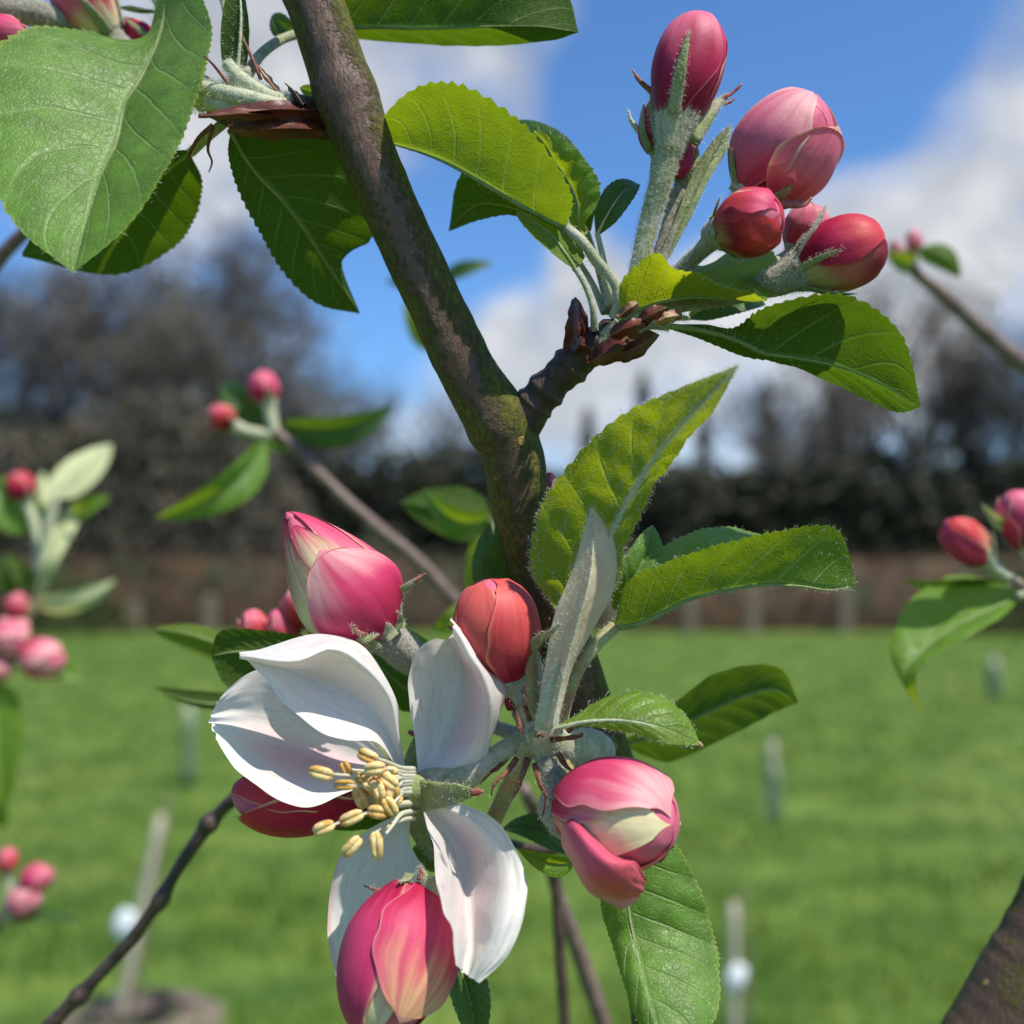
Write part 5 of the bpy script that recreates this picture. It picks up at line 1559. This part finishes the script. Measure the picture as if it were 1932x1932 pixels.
b = branch([(-130, 1420, 250, 22), (-40, 1280, 245, 18), (20, 1190, 242, 16), (60, 1140, 240, 14)], 'blurred branch of pale downy leaves and coral buds at the picture edge', M_STALKP)
leaf(b, [(62, 1135, 240), (82, 1050, 236), (118, 970, 252), (146, 940, 262)], [(68, 1138, 240), (98, 1050, 234), (132, 975, 250), (148, 940, 262)], [(78, 1138, 240), (114, 1052, 236), (148, 985, 254), (150, 942, 262)], 'under', M_LEAFP, teeth=0, nt=30, nh=5)
gleaf(b, (100, 935, 240), (212, 838, 268), 36, roll=15, bow=3, fold=20, face='under', mat=M_LEAFP, teeth=0, nt=30, nh=5, petiole=[(104, 935, 240, 9), (92, 1000, 240, 10), (80, 1080, 240, 10)], pet_mat=M_STALKP)
gleaf(b, (82, 1030, 238), (80, 888, 272), 20, roll=15, bow=3, fold=20, face='under', mat=M_LEAFP, teeth=0, nt=30, nh=5)
gleaf(b, (60, 1140, 238), (220, 1092, 246), 28, roll=-35, bow=8, fold=20, face='under', mat=M_LEAFP, teeth=0, nt=30, nh=5)
gleaf(b, (140, 975, 244), (210, 935, 240), 19, roll=15, bow=3, fold=20, mat=M_LEAFY, nt=30, nh=5)
gleaf(b, (40, 1120, 246), (10, 1045, 244), 34, roll=0, bow=3, fold=20, face='under', mat=M_LEAFD, nt=30, nh=5)
gleaf(b, (70, 1000, 250), (-30, 900, 246), 48, roll=0, bow=3, fold=20, mat=M_LEAF, nt=30, nh=5)
sbud(b, (50, 945, 245), (30, 890, 245), 26, 1, 61, [(50, 945, 245, 10), (70, 1010, 244, 10), (75, 1080, 242, 10)])
sbud(b, (28, 1165, 236), (36, 1118, 234), 21, 2, 62, [(28, 1165, 236, 9), (20, 1190, 238, 9)])
sbud(b, (20, 1210, 236), (30, 1160, 234), 30, 3, 63)
sbud(b, (0, 1190, 234), (40, 1225, 230), 34, 3, 65)
sbud(b, (-20, 1265, 234), (12, 1245, 230), 30, 3, 66)
sbud(b, (45, 1240, 236), (120, 1248, 232), 37, 3, 64, [(45, 1240, 236, 10), (20, 1210, 238, 10)])
gleaf(b, (95, 1265, 245), (165, 1285, 240), 26, roll=25, bow=3, fold=20, mat=M_LEAF, nt=24, nh=4)
gleaf(b, (-8, 1285, 240), (8, 1525, 228), 58, roll=-12, bow=4, fold=25, mat=M_LEAFY, nt=30, nh=5)
bb = branch([(-120, 1900, 250, 16), (-40, 1790, 248, 14), (8, 1725, 245, 11), (30, 1690, 244, 9)], 'blurred twig with three small coral buds low at the picture edge', M_TWIG)
sbud(bb, (12, 1645, 245), (16, 1598, 245), 18, 2, 67, [(12, 1645, 245, 7), (16, 1680, 245, 7), (10, 1720, 245, 8)])
sbud(bb, (45, 1668, 244), (98, 1645, 242), 25, 0, 68, [(45, 1668, 244, 7), (25, 1700, 245, 8)])
sbud(bb, (25, 1715, 244), (72, 1682, 240), 27, 3, 69, [(25, 1715, 244, 8), (8, 1735, 245, 9)])
gleaf(bb, (20, 1740, 246), (160, 1742, 240), 17, roll=35, bow=3, fold=20, mat=M_LEAFD, nt=24, nh=4)
gleaf(bb, (5, 1560, 262), (10, 1490, 262), 20, roll=25, bow=3, fold=20, mat=M_LEAFY, nt=24, nh=4)

c = branch([(2060, 1180, 82, 16), (1980, 1140, 79, 13), (1925, 1105, 76, 11), (1892, 1082, 75, 10)], 'slightly blurred twig with two red buds and a hanging leaf on the right', M_TWIG)
bud(c, (1858, 1052, 75), (1784, 985, 72), 36, [dict(c=180, hw=120, off=.05, c0=RED, c1=DEEP, c2=PINK), dict(c=35, hw=70, off=.2, c0=CREAM, c1=CORAL, c2=CORAL, ew=.08), dict(c=-50, hw=70, off=.5, c0=DEEP, c1=PINK, c2=PINK, ew=.05)], 'egg', res=18, seed=71, cup=.8,
    stalk=[(1862, 1056, 75, 15), (1880, 1075, 75, 12), (1925, 1105, 76, 11)], stalk_mat=M_STALKP, sepals=((60, .45, 9, .8), (-80, .35, 9, 1)))
bud(c, (1938, 1030, 76), (1910, 925, 74), 36, std_petals(72, 0), 'long', res=18, seed=72, cup=.8, stalk=[(1940, 1036, 76, 12), (1950, 1075, 77, 11), (1945, 1115, 77, 10)], stalk_mat=M_STALKP, sepals=((-80, .5, 9, 1.5), (30, .3, 9, .5)))
gleaf(c, (1905, 1000, 76), (1850, 948, 74), 13, roll=10, bow=2, fold=20, mat=M_LEAFP, teeth=0, nt=24, nh=4)
leaf(c, [(1915, 1115, 78), (1860, 1092, 86), (1790, 1088, 88), (1715, 1135, 82), (1680, 1215, 74), (1692, 1270, 70), (1738, 1345, 66)],
     [(1918, 1128, 76), (1868, 1150, 75), (1800, 1185, 73), (1745, 1225, 71), (1715, 1258, 69), (1710, 1290, 68), (1738, 1345, 66)],
     [(1920, 1135, 75), (1890, 1165, 70), (1830, 1200, 67), (1775, 1230, 66), (1738, 1258, 66), (1728, 1290, 66), (1738, 1345, 66)], 'top', M_LEAFY, teeth=14, nt=70, petiole=[(1918, 1126, 75, 9), (1945, 1118, 76, 9), (1960, 1128, 78, 9)])
gleaf(c, (1905, 1105, 84), (1702, 1098, 88), 26, roll=50, bow=2, fold=20, face='under', mat=M_LEAFD, nt=30, nh=5)

d_ = branch([(2080, 800, 190, 20), (1990, 735, 188, 19), (1932, 688, 186, 17), (1850, 620, 184, 15), (1785, 562, 182, 13), (1728, 515, 180, 11), (1715, 490, 180, 8)], 'blurred grey twig with faint pink buds at the upper right')
sbud(d_, (1728, 475, 180), (1722, 432, 180), 13, 3, 73, [(1728, 475, 180, 7), (1724, 500, 180, 8)])
sbud(d_, (1700, 490, 180), (1682, 455, 180), 12, 3, 74, [(1700, 490, 180, 7), (1718, 505, 180, 8)])
gleaf(d_, (1735, 470, 178), (1812, 525, 176), 26, roll=25, bow=6, fold=20, face='under', mat=M_LEAF, nt=30, nh=5)
gleaf(d_, (1722, 500, 178), (1668, 478, 176), 22, roll=0, bow=3, fold=20, mat=M_LEAFY, nt=24, nh=4)

e_ = branch([(-20, 2050, 62, 15), (80, 1950, 62, 15), (130, 1898, 62, 14), (150, 1878, 62, 20), (172, 1855, 62, 13), (240, 1782, 61, 13), (285, 1722, 60, 13), (303, 1698, 60, 18), (318, 1670, 60, 12), (345, 1625, 60, 12), (380, 1574, 60, 13), (395, 1553, 60, 19), (412, 1535, 60, 12), (440, 1508, 58, 12), (520, 1440, 56, 11), (570, 1340, 55, 10), (600, 1250, 55, 9)],
            'dark bare twig slanting up from the bottom corner to the cluster of small red buds', M_TWIGD, nt=70)
for (x, y, r) in ((470, 1180, 26), (522, 1182, 30), (562, 1142, 40), (605, 1185, 26)):
    sbud(e_, (x + 30, y + 32, 58), (x - 8, y - r, 56), r, 2, int(x), [(x + 28, y + 30, 58, 9), (x + 40, y + 55, 58, 8), (600, 1260, 56, 8)])
gleaf(e_, (455, 1240, 66), (284, 1188, 62), 34, roll=-15, bow=5, fold=30, face='under', mat=M_LEAF, nt=40, nh=6, petiole=[(450, 1240, 66, 7), (600, 1270, 58, 7)])
gleaf(e_, (470, 1325, 60), (290, 1296, 58), 22, roll=30, bow=3, fold=30, face='under', mat=M_LEAFD, nt=40, nh=6, petiole=[(465, 1325, 60, 6), (575, 1330, 56, 6)])
leaf(e_, [(610, 1205, 20), (520, 1192, 18), (450, 1186, 17), (410, 1196, 17), (399, 1235, 18)], [(610, 1265, 20), (545, 1244, 19), (490, 1232, 18), (440, 1230, 18), (399, 1238, 18)], [(610, 1315, 20), (530, 1322, 20), (470, 1312, 19), (424, 1292, 18), (399, 1242, 18)],
     'under', M_LEAFD, teeth=26, tamp=.5, petiole=[(605, 1265, 20, 8), (640, 1290, 30, 8), (600, 1300, 50, 8)])

f1 = branch([(1180, 2060, 130, 17), (1142, 1940, 128, 17), (1095, 1805, 125, 16), (1062, 1715, 122, 15), (1040, 1640, 120, 14), (1020, 1570, 118, 12), (985, 1480, 116, 10)], 'blurred brown twig rising below the right hand bud')
f2 = branch([(1070, 2060, 105, 11), (1066, 1940, 105, 11), (1058, 1820, 105, 11), (1050, 1700, 105, 10), (1040, 1610, 104, 9), (1000, 1500, 100, 9)], 'thin dark blurred twig beside the brown one', M_TWIGD)
tube('twig', [(960, 1590, 40, 8), (1010, 1602, 45, 9), (1080, 1608, 60, 9), (1050, 1650, 100, 8)], M_TWIGD, f2, nt=14, ns=8)
g_ = thing('apple_branch', P(1740, 2150, 42), 'thick mossy brown branch crossing the bottom right corner', 'branch')
bark_tube('limb', [(1720, 2250, 42, 100), (1800, 2100, 42, 98), (1890, 1950, 42, 96), (1975, 1800, 42, 94), (2080, 1600, 42, 92)], M_BARK, g_, 90, 40, .04, lambda t, an, p: .40 + .35 * noise.noise(p * 80))
h_ = branch([(-120, 600, 115, 17), (-40, 530, 112, 15), (5, 480, 110, 14), (45, 440, 108, 13), (110, 380, 105, 12)], 'blurred reddish twig behind the largest leaf at the picture edge')
i_ = branch([(960, 1250, 110, 9), (930, 1160, 108, 8), (905, 1060, 106, 7), (935, 985, 105, 6)], 'blurred leafy shoot with a glossy leaf left of the stem', M_STALK)
gleaf(i_, (930, 985, 105), (755, 948, 100), 52, roll=-10, bow=4, fold=15, face='under', mat=M_LEAFD, nt=40, nh=6)
gleaf(i_, (925, 975, 100), (800, 918, 96), 36, roll=30, bow=8, fold=15, mat=M_LEAF, nt=40, nh=6)
gleaf(i_, (895, 1140, 108), (900, 975, 105), 24, roll=-10, bow=4, fold=15, face='under', mat=M_LEAFY, nt=40, nh=6)
gleaf(i_, (880, 1150, 108), (812, 1190, 105), 26, roll=10, bow=4, fold=15, mat=M_LEAFY, nt=30, nh=5)
j_ = branch([(900, 720, 200, 8), (860, 640, 195, 7), (835, 570, 190, 6), (838, 528, 190, 5)], 'blurred shoot with thin bright leaves behind the stem', M_STALK)
gleaf(j_, (835, 530, 188), (932, 498, 186), 17, roll=25, bow=3, fold=15, mat=M_LEAFD, nt=30, nh=5)
gleaf(j_, (815, 660, 192), (762, 570, 188), 26, roll=-10, bow=3, fold=15, face='under', mat=M_LEAFY, nt=30, nh=5)
gleaf(j_, (800, 530, 192), (728, 530, 190), 14, roll=10, bow=3, fold=15, face='under', mat=M_LEAFD, nt=30, nh=5)
sbud(tree, (1035, 935, 18), (1036, 890, 18), 12, 0, 81)

for (p_, s_, n_, l_) in FUZZ:
    add_fuzz(p_, s_, n_, l_)
